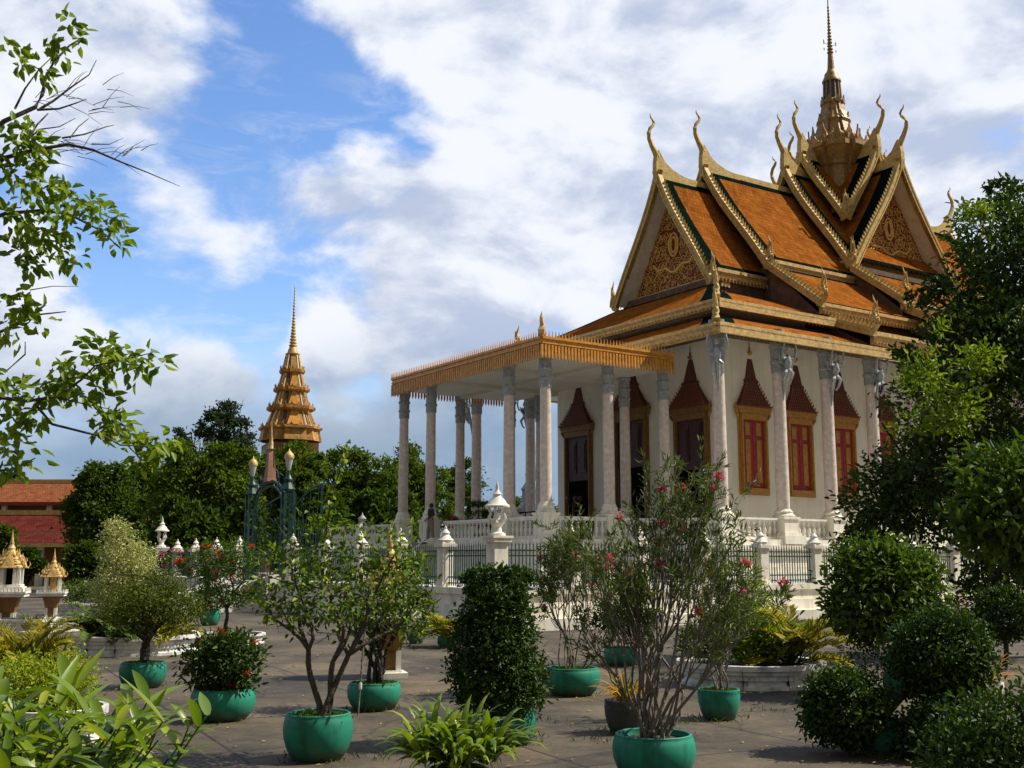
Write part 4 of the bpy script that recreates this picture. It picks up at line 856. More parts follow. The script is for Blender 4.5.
# ------------------------------------------------------------------ pots, planters and plants of the court
def G(x, yb): return atz(x, yb, 0)
BOWL = [(.66, 0), (.74, .05), (.88, .22), (.975, .45), (1.0, .64), (.985, .80), (.95, .91), (.915, .96), (.92, .99), (.89, 1.01), (.85, .99), (.84, .86), (.80, .80)]
URN = [(.66, 0), (.74, .05), (.88, .3), (.97, .55), (1.0, .78), (.97, .90), (.99, .94), (.97, 1.0), (.9, 1.0), (.87, .94), (.86, .86)]
def pot(parent, r, h, m='pot_green', prof=BOWL, cover='soil', n=36):
    p = MB(); p.lathe([(a*r, b*h) for a, b in prof], n); o = p.build('pot', m, parent, 50)
    s = MB(); rng = np.random.default_rng(int(r*1000)); rows = []
    for k in range(6): rows.append([(r*.86*k/5*math.cos(t), r*.86*k/5*math.sin(t), h*.84+(.05*r*(1-k/5)+rng.uniform(-.012, .012)) ) for t in np.linspace(0, 2*math.pi, 18, endpoint=False)])
    s.grid(rows, 0, True); s.build('soil', cover, parent, 60)
    if cover == 'moss':
        k = 1500; a_ = rng.uniform(0, 6.283, k); q = np.sqrt(rng.uniform(0, 1, k))*r*.84; P = np.stack([q*np.cos(a_), q*np.sin(a_), np.full(k, h*.85)], 1)
        g_ = leaves('groundcover', P, rng.normal(size=(k, 3))*.7+[0, 0, .8], rng.normal(size=(k, 3)), .06, .028, 'leaf_mid', parent, rng=rng)
def potted(name, label, x, yb, wpx, hpx, m='pot_green', prof=BOWL, cover='soil', cat='potted plant'):
    g_ = G(x, yb); d = g_.y; s = d/FPX; r = wpx*s/2; d2 = d+r; s = d2/FPX; r = wpx*s/2; h = hpx*s*.86
    X0 = atY(x, yb-hpx*.6, d2).x; t = thing(name, label, cat, (X0, d2, 0)); pot(t, r, h, m, prof, cover)
    return t, s, h, lambda px, py, dy=0.: np.array([atY(px, py, d2).x-X0, dy, atY(px, py, d2).z])
def flowers(name, sites, size, m, parent, seed=1, per=9):
    rng = np.random.default_rng(seed); S = np.repeat(np.array(sites, float), per, 0); n = len(S); D = rng.normal(size=(n, 3))*[1, 1, .7]+[0, -.3, .4]
    return leaves(name, S+rng.normal(size=(n, 3))*size*.25, D, rng.normal(size=(n, 3))+[0, 0, 1], size*rng.uniform(.6, 1, n), size*.55, m, parent, rng=rng)
# 1 crape bush with leaning trunks, front left
t, s, h, P = potted('potted_tree', 'open leafy small tree with leaning dark trunks in a big round green pot, mossy soil', 318, 765, 67, 50, cover='moss')
rng = np.random.default_rng(21); mb = MB()
for b0, tips in (((0, 0, h*.8), [P(262, 596, .2), P(300, 545, -.25), P(322, 520, .1)]), ((.03, 0, h*.8), [P(372, 585, -.2), P(398, 548, .2), P(345, 540, .35), P(418, 590, 0)]), ((.05, .03, h*.8), [P(338, 560, -.35), P(352, 600, .3)])):
    branching(mb, b0, tips, .034, rng, .42, .13)
mb.build('trunk', 'bark', t, 60)
bl = [(*P(290, 572, 0), .30, .45, .26), (*P(322, 545, .1), .33, .45, .26), (*P(362, 555, 0), .38, .45, .3), (*P(398, 590, .1), .28, .4, .28), (*P(335, 595, -.1), .42, .5, .24), (*P(272, 600, 0), .2, .3, .2), (*P(412, 560, 0), .2, .3, .2), (*P(325, 520, 0), .16, .2, .18), (*P(300, 615, .1), .2, .3, .15)]
crown('crown', bl, 1500, .068, .034, 'leaf_mid', t, 22, 9, .30, up=.0, shell=(.3, 1.05)); crown('young_leaf_sprays', bl, 560, .072, .038, 'leaf_bright', t, 23, 7, .25, up=.1, shell=(.8, 1.1))
mb = MB(); rng = np.random.default_rng(3); pts = [P(322, 545, .1), P(326, 520, .1), P(332, 490, .1), P(340, 462, .12), P(346, 440, .12)]; mb.tube(pts, [.012, .01, .008, .006, .004], 5); pts2 = [pts[2], P(350, 480, .2), P(368, 478, .25), P(390, 480, .3)]; mb.build('vine_stem', 'bark', t)
vp = np.concatenate([np.linspace(pts[i], pts[i+1], 9) for i in range(4)]); n = len(vp); leaves('vine_leaf_spray', vp, rng.normal(size=(n, 3))*.8+[0, -.2, -.5], rng.normal(size=(n, 3))*.6+[0, -1, .5], .085*rng.uniform(.6, 1.1, n), .06, 'leaf_bright', t, rng=rng)
# 2 pot behind it with a clump of stems
t, s, h, P = potted('potted_tree', 'small tree on a clump of stems in a green pot behind the front left tree', 374, 713, 52, 30, cover='moss')
rng = np.random.default_rng(31); mb = MB()
for k in range(6): branching(mb, (rng.uniform(-.1, .1), rng.uniform(-.1, .1), h*.8), [P(374+rng.uniform(-36, 40), 600+rng.uniform(-25, 25), rng.uniform(-.3, .3)) for _ in range(2)], .03, rng, .5, .1)
mb.build('trunk', 'dark_bark', t, 60); crown('crown', [(*P(385, 605, 0), .42, .45, .36), (*P(405, 580, 0), .28, .3, .26), (*P(356, 615, .1), .3, .3, .26), (*P(412, 625, .1), .25, .3, .2), (*P(370, 650, 0), .12, .12, .22)], 1700, .066, .032, 'leaf_mid', t, 32, 12, .3, shell=(.3, 1))
g_ = G(358, 716); sk = tag(MB().build('x', 'bark') if False else thing('support_stake', 'thin wooden stake leaning beside the green pot with the clump of stems', 'stake', (g_.x, g_.y, 0)))
mb = MB(); mb.tube([(0, 0, 0), (.03, .03, .6), (.07, .05, 1.25)], .012, 6); mb.build('stick', 'pale_bark', sk); mb = MB(); mb.lathe([(.017, .30), (.02, .32), (.02, .36), (.017, .38)], 8, (.018, .018, 0)); mb.build('tie', 'white_paint', sk)
# 3 red flowered bush
t, s, h, P = potted('potted_shrub', 'dense dark leaved bush with red flowers in a round green pot at left', 223, 724, 62, 34, cover='moss')
rng = np.random.default_rng(41); mb = MB(); branching(mb, (0, 0, h*.8), [P(205, 670, 0), P(224, 655, .1), P(244, 668, -.1), P(230, 680, -.2)], .03, rng); mb.build('trunk', 'bark', t, 60)
bl = [(*P(207, 662, 0), .25, .3, .25), (*P(240, 664, 0), .25, .3, .28), (*P(224, 652, 0), .25, .3, .24), (*P(224, 678, -.05), .3, .3, .2)]
crown('crown', bl, 2600, .085, .036, 'leaf_dark', t, 42, 16, .3); ps, o_ = crown_points(bl, 26, rng, 1, .1, (.9, 1.1)); flowers('blossom', ps, .06, 'petal_red', t, 43, 12)
# 4 round olive bush on a dark leaning trunk
t, s, h, P = potted('potted_tree', 'rounded fine leaved olive green bush on one dark trunk in a green pot', 143, 690, 45, 28, cover='moss')
rng = np.random.default_rng(51); mb = MB(); branching(mb, (0, 0, h*.7), [P(115, 605, 0), P(135, 590, .1), P(160, 600, -.1), P(182, 612, .1), P(150, 575, 0), P(170, 585, .2)], .075, rng, .38, .1); mb.build('trunk', 'dark_bark', t, 60)
crown('crown', [(*P(152, 600, 0), .62, .6, .32), (*P(124, 610, 0), .38, .4, .26), (*P(182, 610, 0), .36, .4, .26), (*P(152, 620, 0), .62, .5, .22), (*P(158, 584, .1), .34, .3, .2)], 8000, .05, .02, 'leaf_moss', t, 52, 40, .25, shell=(.5, 1.0), jit=1.1)
# 5 clipped column
t, s, h, P = potted('clipped_shrub', 'tall clipped shrub of small glossy leaves leaning from a green pot in the middle', 512, 748, 46, 42, cat='topiary')
rng = np.random.default_rng(61); mb = MB(); branching(mb, (0, 0, h*.8), [P(497, 690, 0), P(495, 640, 0), P(496, 600, 0)], .05, rng); mb.build('trunk', 'dark_bark', t, 60)
bl = [(*P(497, 588, 0), .30, .30, .22), (*P(496, 612, 0), .36, .36, .28), (*P(495, 640, 0), .42, .42, .3), (*P(496, 667, 0), .47, .46, .3), (*P(499, 690, 0), .44, .44, .26), (*P(480, 580, 0), .16, .16, .12), (*P(514, 580, 0), .18, .18, .13)]
crown('crown', bl, 15000, .05, .028, 'leaf_dark', t, 62, 22, .15, up=.15, shell=(.76, 1.0), sprig=500); crown('inner_twigs', [(b[0], b[1], b[2], b[3]*.75, b[4]*.75, b[5]*.75) for b in bl], 1200, .06, .03, 'leaf_dark', t, 63, 20, .2)
# oleanders
def oleander(t, base, P, stems, spread, ztops, n, seed, r=.02, pink=12, L=.105):
    rng = np.random.default_rng(seed); mb = MB(); sites, dirs = [], []
    for k in range(stems):
        a_ = rng.uniform(0, 6.283); b0 = np.array([math.cos(a_)*rng.uniform(.02, .6)*base, math.sin(a_)*rng.uniform(.02, .6)*base, 0])+[0, 0, ztops[0]]
        px, py = spread(rng, k); e = P(px, py, rng.uniform(-.5, .5)); pts = limb(mb, b0, b0+(e-b0)*.5+[0, 0, .05], r*rng.uniform(.7, 1.1), r*.55, rng, .13, 6, 6); m_ = pts[-1]
        for q in range(4):
            e2 = m_+(e-m_)*rng.uniform(.75, 1.05)+rng.normal(size=3)*.11; p2 = limb(mb, m_ if q < 2 else pts[-2], e2, r*.45, r*.12, rng, .1, 5, 5)
            for z_ in range(3):
                st_ = p2[rng.integers(2, 6)]; e3 = st_+(e2-st_)*.4+rng.normal(size=3)*.10+[0, 0, .10]; p3 = limb(mb, st_, e3, r*.16, r*.08, rng, .08, 3, 4)
                dd = nrm((e3-st_)[None])[0]
                for f in np.linspace(.1, 1.05, 6): sites.append(st_+(e3-st_)*f); dirs.append(dd)
    mb.build('stem_clump', 'pale_bark', t, 60); S = np.array(sites); D0 = np.array(dirs); i = rng.integers(0, len(S), n)
    D = D0[i]*.9+rng.normal(size=(n, 3))*.55+[0, 0, .15]; leaves('foliage', S[i]+rng.normal(size=(n, 3))*.012, D, rng.normal(size=(n, 3))+[0, 0, .8], L*rng.uniform(.6, 1.15, n), L*.16, 'leaf_grey', t, droop=.06, rng=rng)
    if pink:
        tips_ = S[5::6]; c = tips_[rng.choice(len(tips_), pink, False)]+[0, -.03, .03]; flowers('blossom', c, .055, 'petal_pink', t, seed+1, 16)
t, s, h, P = potted('potted_oleander', 'large oleander with pink flowers and many bare grey stems in the front green pot', 654, 786, 80, 48)
def sp8(rng, k): x = 578+185*((k+rng.uniform(.1, .9))/26); return x, 498+rng.uniform(-10, 95)+abs(x-685)*.36-(34 if 650 < x < 725 else 0)
oleander(t, .22, P, 26, sp8, (h*.8,), 6200, 71, .016, 16, .09)
t, s, h, P = potted('potted_oleander', 'slimmer oleander with few flowers in a green pot right of the clipped shrub', 572, 698, 55, 30, cover='moss')
oleander(t, .24, P, 12, lambda rng, k: (532+70*((k+.5)/12)+rng.uniform(-6, 6), 535+rng.uniform(-15, 45)), (h*.8,), 4200, 75, .014, 8, .10)
t, s, h, P = potted('potted_shrub', 'thin twiggy shrub in a squarish green pot before the white ring planter', 719, 722, 41, 33, prof=URN, cover='moss')
oleander(t, .16, P, 9, lambda rng, k: (690+75*((k+.5)/9)+rng.uniform(-6, 6), 590+rng.uniform(-20, 40)), (h*.8,), 1700, 77, .014, 2, .09)
# strap leaved plants
def straps(name, t, base, n, L, Wd, m, seed, arch=(.5, 1.3), up=(.6, 1.35), zr=.05, rad=.06, seg=7):
    rng = np.random.default_rng(seed); V, F, rn = [], [], []
    for k in range(n):
        a_ = rng.uniform(0, 6.283); el = rng.uniform(*up); l = L*rng.uniform(.6, 1.1); w = Wd*rng.uniform(.75, 1.1); p = np.array(base, float)+[math.cos(a_)*rad*rng.uniform(.2, 1), math.sin(a_)*rad*rng.uniform(.2, 1), rng.uniform(0, zr)]
        side = np.array([-math.sin(a_), math.cos(a_), 0])*1.0; tw = rng.uniform(-.4, .4); bend = rng.uniform(*arch); i0 = len(V); r_ = rng.normal(.42, .22)
        for j in range(seg+1):
            f = j/seg; e_ = el-bend*f*f*1.3; d = np.array([math.cos(a_)*math.cos(e_), math.sin(a_)*math.cos(e_), math.sin(e_)]); nn = np.cross(d, side); ww = w*(.35+.65*min(1, f*3.2))*(1 if f < .55 else max(.0, 1-((f-.55)/.45)**1.6))
            sd = side*math.cos(tw*f)+nn*math.sin(tw*f); V += [tuple(p-sd*ww/2-nn*ww*.18), tuple(p), tuple(p+sd*ww/2-nn*ww*.18)]; p = p+d*l/seg
            if j < seg: a = i0+3*j; F += [(a, a+1, a+4, a+3), (a+1, a+2, a+5, a+4)]; rn += [r_, r_]
    me = bpy.data.meshes.new(name); me.from_pydata(V, [], F); at = me.attributes.new('rnd', 'FLOAT', 'FACE'); at.data.foreach_set('value', np.clip(rn, 0, 1).astype(np.float32)); me.polygons.foreach_set('use_smooth', [True]*len(F)); me.materials.append(M[m])
    o = bpy.data.objects.new(name, me); col.objects.link(o); o.parent = t; return o
t, s, h, P = potted('potted_croton', 'plant with narrow yellow orange leaves in a dark grey pot beside the big oleander', 626, 736, 42, 36, 'pot_grey', URN)
straps('foliage', t, (0, 0, h*.85), 60, .42, .022, 'leaf_orange', 81, (.6, 2.0), (.5, 1.4)); straps('inner_foliage', t, (0, 0, h*.85), 40, .34, .02, 'leaf_mid', 82, (.4, 1.2), (.8, 1.5))
t, s, h, P = potted('strap_leaved_lily', 'arching bright green strap leaved lily clump at the bottom centre', 458, 806, 60, 34, cat='lily')
for k, (dx, dy) in enumerate(((-.24, 0), (0, -.12), (.22, .02), (.05, .22), (-.12, .2))): straps('foliage', t, (dx, dy, h*.85+.06), 58, .52, .062, 'leaf_strap', 90+k, (.9, 2.1), (.45, 1.45), .06, .08)
straps('pale_foliage', t, (0, 0, h*.9), 26, .44, .045, 'leaf_lime', 97, (1.2, 2.2), (.3, 1.2))
# fronds
def frond_plant(t, base, n, L, m, seed, el=(.5, 1.3), nl=26, lw=.018, ll=.26, arch=1.5, az=None, droop=.3):
    rng = np.random.default_rng(seed); C, D, Nn, Ls, mb = [], [], [], [], MB()
    for k in range(n):
        a_ = rng.uniform(0, 6.283) if az is None else rng.uniform(*az); e0 = rng.uniform(*el); l = L*rng.uniform(.65, 1.1); p = np.array(base, float)+rng.normal(size=3)*[.05, .05, .01]; pts = [p]; b_ = arch*rng.uniform(.6, 1.2)
        for j in range(nl):
            f = j/nl; e_ = e0-b_*f*f; d = np.array([math.cos(a_)*math.cos(e_), math.sin(a_)*math.cos(e_), math.sin(e_)]); sd = np.array([-math.sin(a_), math.cos(a_), 0]); nn = np.cross(d, sd); p = p+d*l/nl; pts.append(p)
            if f > .22:
                for q in (-1, 1): C.append(p); D.append(sd*q*.8+d*.75-nn*(.1)+np.array([0, 0, -.15])+rng.normal(size=3)*.08); Nn.append(-nn+rng.normal(size=3)*.15); Ls.append(ll*math.sin(math.pi*(.25+.72*f))*rng.uniform(.85, 1.1))
        mb.tube(pts[::4]+[pts[-1]], [.011-.009*i/(len(pts[::4])) for i in range(len(pts[::4])+1)], 4)
    mb.build('frond_stalk', 'moss', t, 60); return leaves('frond_leaflets', np.array(C), np.array(D), np.array(Nn), np.array(Ls), lw, m, t, droop=droop, rng=rng)
def plant(name, label, cat, x, yb, z=0., d=None):
    g_ = G(x, yb) if d is None else atY(x, yb, d); t = thing(name, label, cat, (g_.x, g_.y, z)); y_ = g_.y; s = y_/FPX; x0 = g_.x
    return t, s, lambda px, py, dy=0.: np.array([atY(px, py, y_).x-x0, dy, atY(px, py, y_).z-z])
# ring planters of carved white stone
def ring_planter(label, x, yb, wpx, h, m='white_plaster', n=10):
    g_ = G(x, yb); s = g_.y/FPX; r = wpx*s/2; y_ = g_.y+r; r = wpx*(y_/FPX)/2; t = thing('ring_planter', label, 'planter', (atY(x, yb-10, y_).x, y_, 0), 0, 'white stone ring planters of the court')
    prof = [(.97, 0), (.97, .14), (.92, .2), (.90, .32), (.93, .38), (.93, .55), (.96, .62), (.95, .76), (1.0, .8), (1.0, 1.0), (.90, 1.0), (.90, .75)]
    for k in range(n):
        mb = MB(); a0, a1 = 2*math.pi*k/n+.004, 2*math.pi*(k+1)/n-.004; rows = [[(a*r*math.cos(q), a*r*math.sin(q), b*h) for q in np.linspace(a0, a1, 7)] for a, b in prof]; mb.grid(rows, 0)
        mb.poly([rw[0] for rw in rows]); mb.poly([rw[-1] for rw in rows][::-1])
        # a row of carved petals in relief round the waist
        for j in range(8):
            an = a0+(a1-a0)*(j+.5)/8; ca, sa = math.cos(an), math.sin(an); w = (a1-a0)*r/8*.42; q = r*.935
            mb.poly([(ca*q+sa*w, sa*q-ca*w, h*.40), (ca*(q+.02), sa*(q+.02), h*.40), (ca*(q+.012), sa*(q+.012), h*.56)]); mb.poly([(ca*(q+.02), sa*(q+.02), h*.40), (ca*q-sa*w, sa*q+ca*w, h*.40), (ca*(q+.012), sa*(q+.012), h*.56)])
        mb.build('rim_segment', m, t, 35)
    mb = MB(); mb.lathe([(0, h*.86), (r*.5, h*.86), (r*.91, h*.8)], 24, caps=False); mb.build('soil', 'soil', t); return t, r, h
mat('stone_white', (.60, .59, .56), .8, .3, 5, bump=.5, bsc=14, c2=(.30, .29, .28), lo=.3, hi=.55)
r1, rr1, rh1 = ring_planter('low ring planter of carved white stone with golden palms at right', 751, 691, 143, .33, 'stone_white'); c1 = r1.location
r2, rr2, rh2 = ring_planter('wide low ring planter of white stone holding palms under the pale conical shrub', 136, 657, 126, .36, 'stone_white', 12); c2 = r2.location
r3, rr3, rh3 = ring_planter('small white ring planter behind the red flowered potted bush', 229, 646, 70, .22, 'stone_white', 8); c3 = r3.location
r4, rr4, rh4 = ring_planter('white stone planter at the foot of the smaller golden spirit house', 27, 634, 58, .34, 'stone_white', 8); c4 = r4.location
r5, rr5, rh5 = ring_planter('distant white rimmed planter behind the pale conical shrub', 84, 616, 62, .40, 'stone_white', 8); c5 = r5.location
r6, rr6, rh6 = ring_planter('white stone planter hidden among the broad leaved gingers at lower left', 52, 752, 100, .36, 'stone_white', 8); c6 = r6.location
r7, rr7, rh7 = ring_planter('white planter beside the larger spirit house at the left edge', 62, 632, 34, .34, 'stone_white', 6)
def tree_at(name, label, cat, loc, trunk_tips, r, bl, n, L, Wd, m, seed, bark='bark', flow=None, per=25, **k):
    t = thing(name, label, cat, loc); rng = np.random.default_rng(seed); mb = MB(); branching(mb, (0, 0, -.02), trunk_tips, r, rng); mb.build('trunk', bark, t, 60); crown('crown', bl, n, L, Wd, m, t, seed, per, .28, **k)
    if flow: ps, o_ = crown_points(bl, flow[1], rng, 1, .1, (.8, 1.1)); flowers('blossom', ps, flow[2], flow[0], t, seed+1, 10)
    return t
def rel(loc): 
    s = loc.y/FPX; return s, lambda px, py, dy=0.: np.array([atY(px, py, loc.y).x-loc.x, dy, atY(px, py, loc.y).z-loc.z])
# plants in the right ring planter
def spot(c, dx, dy, z): return Vector((c.x+dx, c.y+dy, z))
l = spot(c1, .55, -.25, rh1*.8); t = thing('golden_palm', 'bushy golden yellow palm at the right end of the right ring planter', 'palm', l); frond_plant(t, (0, 0, 0), 44, 1.2, 'leaf_yellow', 101, (.35, 1.35), ll=.24, lw=.024); frond_plant(t, (-.1, .1, .1), 12, .8, 'leaf_bright', 102, (.5, 1.3), ll=.22)
l = spot(c1, .05, -.45, rh1*.8); s, P = rel(l); tree_at('yellow_green_shrub', 'leafy yellow green shrub in the right ring planter left of the palm', 'shrub', l, [P(740, 625), P(765, 630), P(752, 610)], .02, [(*P(738, 640), .26, .3, .3), (*P(766, 640), .26, .3, .26), (*P(750, 618), .2, .25, .25)], 2400, .075, .032, 'leaf_bright', 103)
l = spot(c1, .1, .3, rh1*.8); s, P = rel(l); tree_at('conical_shrub', 'slender pointed yellowish shrub rising behind the golden palm before the white fence', 'shrub', l, [P(754, 600), P(756, 575)], .02, [(*P(757, 640), .34, .3, .4), (*P(756, 605), .24, .22, .38), (*P(756, 575), .13, .13, .3)], 2600, .06, .02, 'leaf_lime', 104)
l = spot(c1, -.55, -.3, rh1*.8); s, P = rel(l); tree_at('leafy_shrub', 'low dark green shrub in the left end of the right ring planter', 'shrub', l, [P(700, 640), P(690, 650)], .02, [(*P(700, 645), .3, .3, .25), (*P(718, 630), .2, .2, .25)], 1500, .07, .03, 'leaf_mid', 105)
# plants in the left ring planter
l = spot(c2, -.55, -.45, rh2*.8); t = thing('dark_palm', 'dark green feathery palm in the left part of the left ring planter', 'palm', l); frond_plant(t, (0, 0, 0), 26, .95, 'leaf_mid', 111, (.3, 1.2), ll=.26); frond_plant(t, (0, 0, 0), 10, .9, 'leaf_olive', 112, (.5, 1.3), ll=.26)
l = spot(c2, .72, -.5, rh2*.8); t = thing('golden_palm', 'small yellowish palm at the right end of the left ring planter', 'palm', l); frond_plant(t, (0, 0, 0), 24, .72, 'leaf_yellow', 113, (.3, 1.3), ll=.2)
l = spot(c2, .05, -.85, rh2*.8); t = thing('dark_palm', 'dark low palm in the middle of the left ring planter behind the dark trunk', 'palm', l); frond_plant(t, (0, 0, 0), 22, .7, 'leaf_mid', 114, (.3, 1.2), ll=.22)
l = spot(c2, -.25, .55, rh2*.8); s, P = rel(l); bl = [(*P(124, 605), .56, .5, .5), (*P(123, 575), .50, .5, .5), (*P(122, 548), .40, .38, .38), (*P(117, 530), .24, .22, .26), (*P(138, 562), .3, .36, .36), (*P(108, 595), .3, .4, .4)]
tree_at('conical_shrub', 'tall pale variegated conical shrub with creamy leaves at left', 'shrub', l, [P(125, 590), P(122, 560), P(128, 540)], .06, bl, 11000, .06, .026, 'leaf_pale', 115, per=40, shell=(.6, 1.0))
l = spot(c3, -.05, 0, rh3*.8); s, P = rel(l); bl = [(*P(222, 572), .45, .4, .35), (*P(240, 555), .4, .4, .32), (*P(212, 556), .3, .3, .3), (*P(252, 585), .3, .3, .3), (*P(205, 585), .25, .3, .25), (*P(232, 598), .3, .3, .2)]
tree_at('flowering_tree', 'slender leafy tree with scattered red flowers behind the red flowered pot', 'tree', l, [P(212, 575), P(228, 560), P(246, 575), P(222, 595)], .05, bl, 3600, .075, .034, 'leaf_mid', 116, 'dark_bark', ('petal_red', 24, .065))
l = spot(c4, .2, -.3, rh4*.8); t = thing('low_plant', 'small green plants in the planter of the smaller spirit house', 'plant', l); straps('foliage', t, (0, 0, 0), 50, .28, .03, 'leaf_mid', 117, (.5, 1.5), (.5, 1.4), .03, .3)
l = spot(c5, 0, 0, rh5*.8); s, P = rel(l); tree_at('leafy_shrub', 'low flowering shrub in the distant white rimmed planter', 'shrub', l, [P(80, 595), P(92, 598)], .03, [(*P(76, 592), .5, .5, .35), (*P(95, 594), .5, .5, .3)], 2400, .09, .04, 'leaf_mid', 118, flow=('petal_white', 14, .08))
l = spot(c6, .0, 0, rh6*.8); s, P = rel(l); bl = [(*P(30, 690), .42, .4, .22), (*P(62, 682), .30, .3, .24), (*P(20, 670), .25, .3, .15), (*P(75, 700), .12, .2, .2), (*P(45, 712), .4, .35, .2)]
tree_at('lime_shrub', 'low dense lime shrub behind the broad leaved gingers at lower left', 'shrub', l, [P(30, 700), P(60, 700)], .025, bl, 6500, .045, .022, 'leaf_lime', 119, per=20)
# spirit houses
def spirit_house(label, loc, s, big):
    t = thing('spirit_house', label, 'spirit house', loc, R(15)); z = 0; B_ = lambda mb, r, z0, z1: mb.box(-r*s, r*s, -r*s, r*s, z0*s, z1*s)
    mb = MB(); B_(mb, .34, 0, .10); B_(mb, .24, .10, .14); mb.build('base', 'white_paint', t)
    for sx in (-1, 1):
        for sy in (-1, 1): mb = MB(); mb.box((sx*.17-.05)*s, (sx*.17+.05)*s, (sy*.17-.05)*s, (sy*.17+.05)*s, .14*s, .52*s); mb.build('leg', 'white_paint', t)
    mb = MB(); B_(mb, .14, .15, .51); mb.build('stem', 'wood_brown', t)
    mb = MB(); rows = [[(x*q*s, y*q*s, zz_*s) for x, y in ((-1,-1), (1,-1), (1,1), (-1,1))] for q, zz_ in ((.22, .52), (.22, .56), (.33, .98), (.34, 1.0))]; mb.grid(rows, 0, True); mb.build('pedestal', 'wood_brown', t)
    mb = MB(); B_(mb, .52, 1.0, 1.1); B_(mb, .56, 1.1, 1.16); n = 10
    for k in range(n):
        for q in (-1, 1): x = (-.52+1.04*(k+.5)/n)*s; mb.box(x-.02*s, x+.02*s, (q*.54-.02)*s, (q*.54+.02)*s, 1.16*s, 1.26*s); mb.box((q*.54-.02)*s, (q*.54+.02)*s, x-.02*s, x+.02*s, 1.16*s, 1.26*s)
    if big: B_(mb, .44, 1.16, 1.3); B_(mb, .38, 1.3, 1.36)
    mb.build('platform', 'white_paint', t); z = 1.36 if big else 1.16; w = .30 if big else .26; hh = .5 if big else .62
    for sx in (-1, 1):
        for sy in (-1, 1):
            for e_ in ((0,) if not big else (0, .12)):
                mb = MB(); mb.box((sx*(w-e_)-.045)*s, (sx*(w-e_)+.045)*s, (sy*w-.045)*s, (sy*w+.045)*s, z*s, (z+hh)*s); mb.build('column', 'white_paint', t)
    mb = MB(); mb.box(-.12*s, .12*s, .1*s, .2*s, z*s, (z+hh)*s); mb.build('back_panel', 'black' if big else 'gold', t)
    mb = MB(); z += hh
    for q, (r, dz) in enumerate(((.44, .0), (.36, .12), (.27, .24), (.18, .38))):
        redent(mb, [(r*1.05*s, (z+dz)*s), (r*1.08*s, (z+dz+.03)*s), (r*.72*s, (z+dz+.14)*s)])
        for k in range(4):
            a_ = k*math.pi/2; ca, sa = math.cos(a_), math.sin(a_); mb.plate([(-r*.5*s, 0), (r*.5*s, 0), (0, r*.75*s)], (ca*r*s*.98, sa*r*s*.98, (z+dz+.02)*s), (-sa, ca, 0), (-ca*.2, -sa*.2, 1), (ca*.05*s, sa*.05*s, 0))
            mb.tube([((ca-sa)*r*s, (sa+ca)*r*s, (z+dz)*s), ((ca-sa)*r*1.12*s, (sa+ca)*r*1.12*s, (z+dz+.1)*s), ((ca-sa)*r*1.08*s, (sa+ca)*r*1.08*s, (z+dz+.22)*s)], [.03*s, .025*s, .003], 4)
    o = mb.build('roof', 'gold', t)
    mb = MB(); zz_ = z+.5; mb.lathe([(.13*s, zz_*s), (.10*s, (zz_+.08)*s), (.12*s, (zz_+.1)*s), (.06*s, (zz_+.22)*s), (.07*s, (zz_+.25)*s), (.03*s, (zz_+.42)*s), (0, (zz_+.72)*s)], 10); mb.build('spire', 'gold', o, 40)
spirit_house('small golden roofed white spirit house on a tapering brown pedestal', (c4.x+.45, c4.y+.35, rh4*.8), .62, False)
g_ = G(6, 630); spirit_house('larger white and gold spirit house cut by the left edge of the photo', (g_.x-.0, g_.y, 0), .86, True)
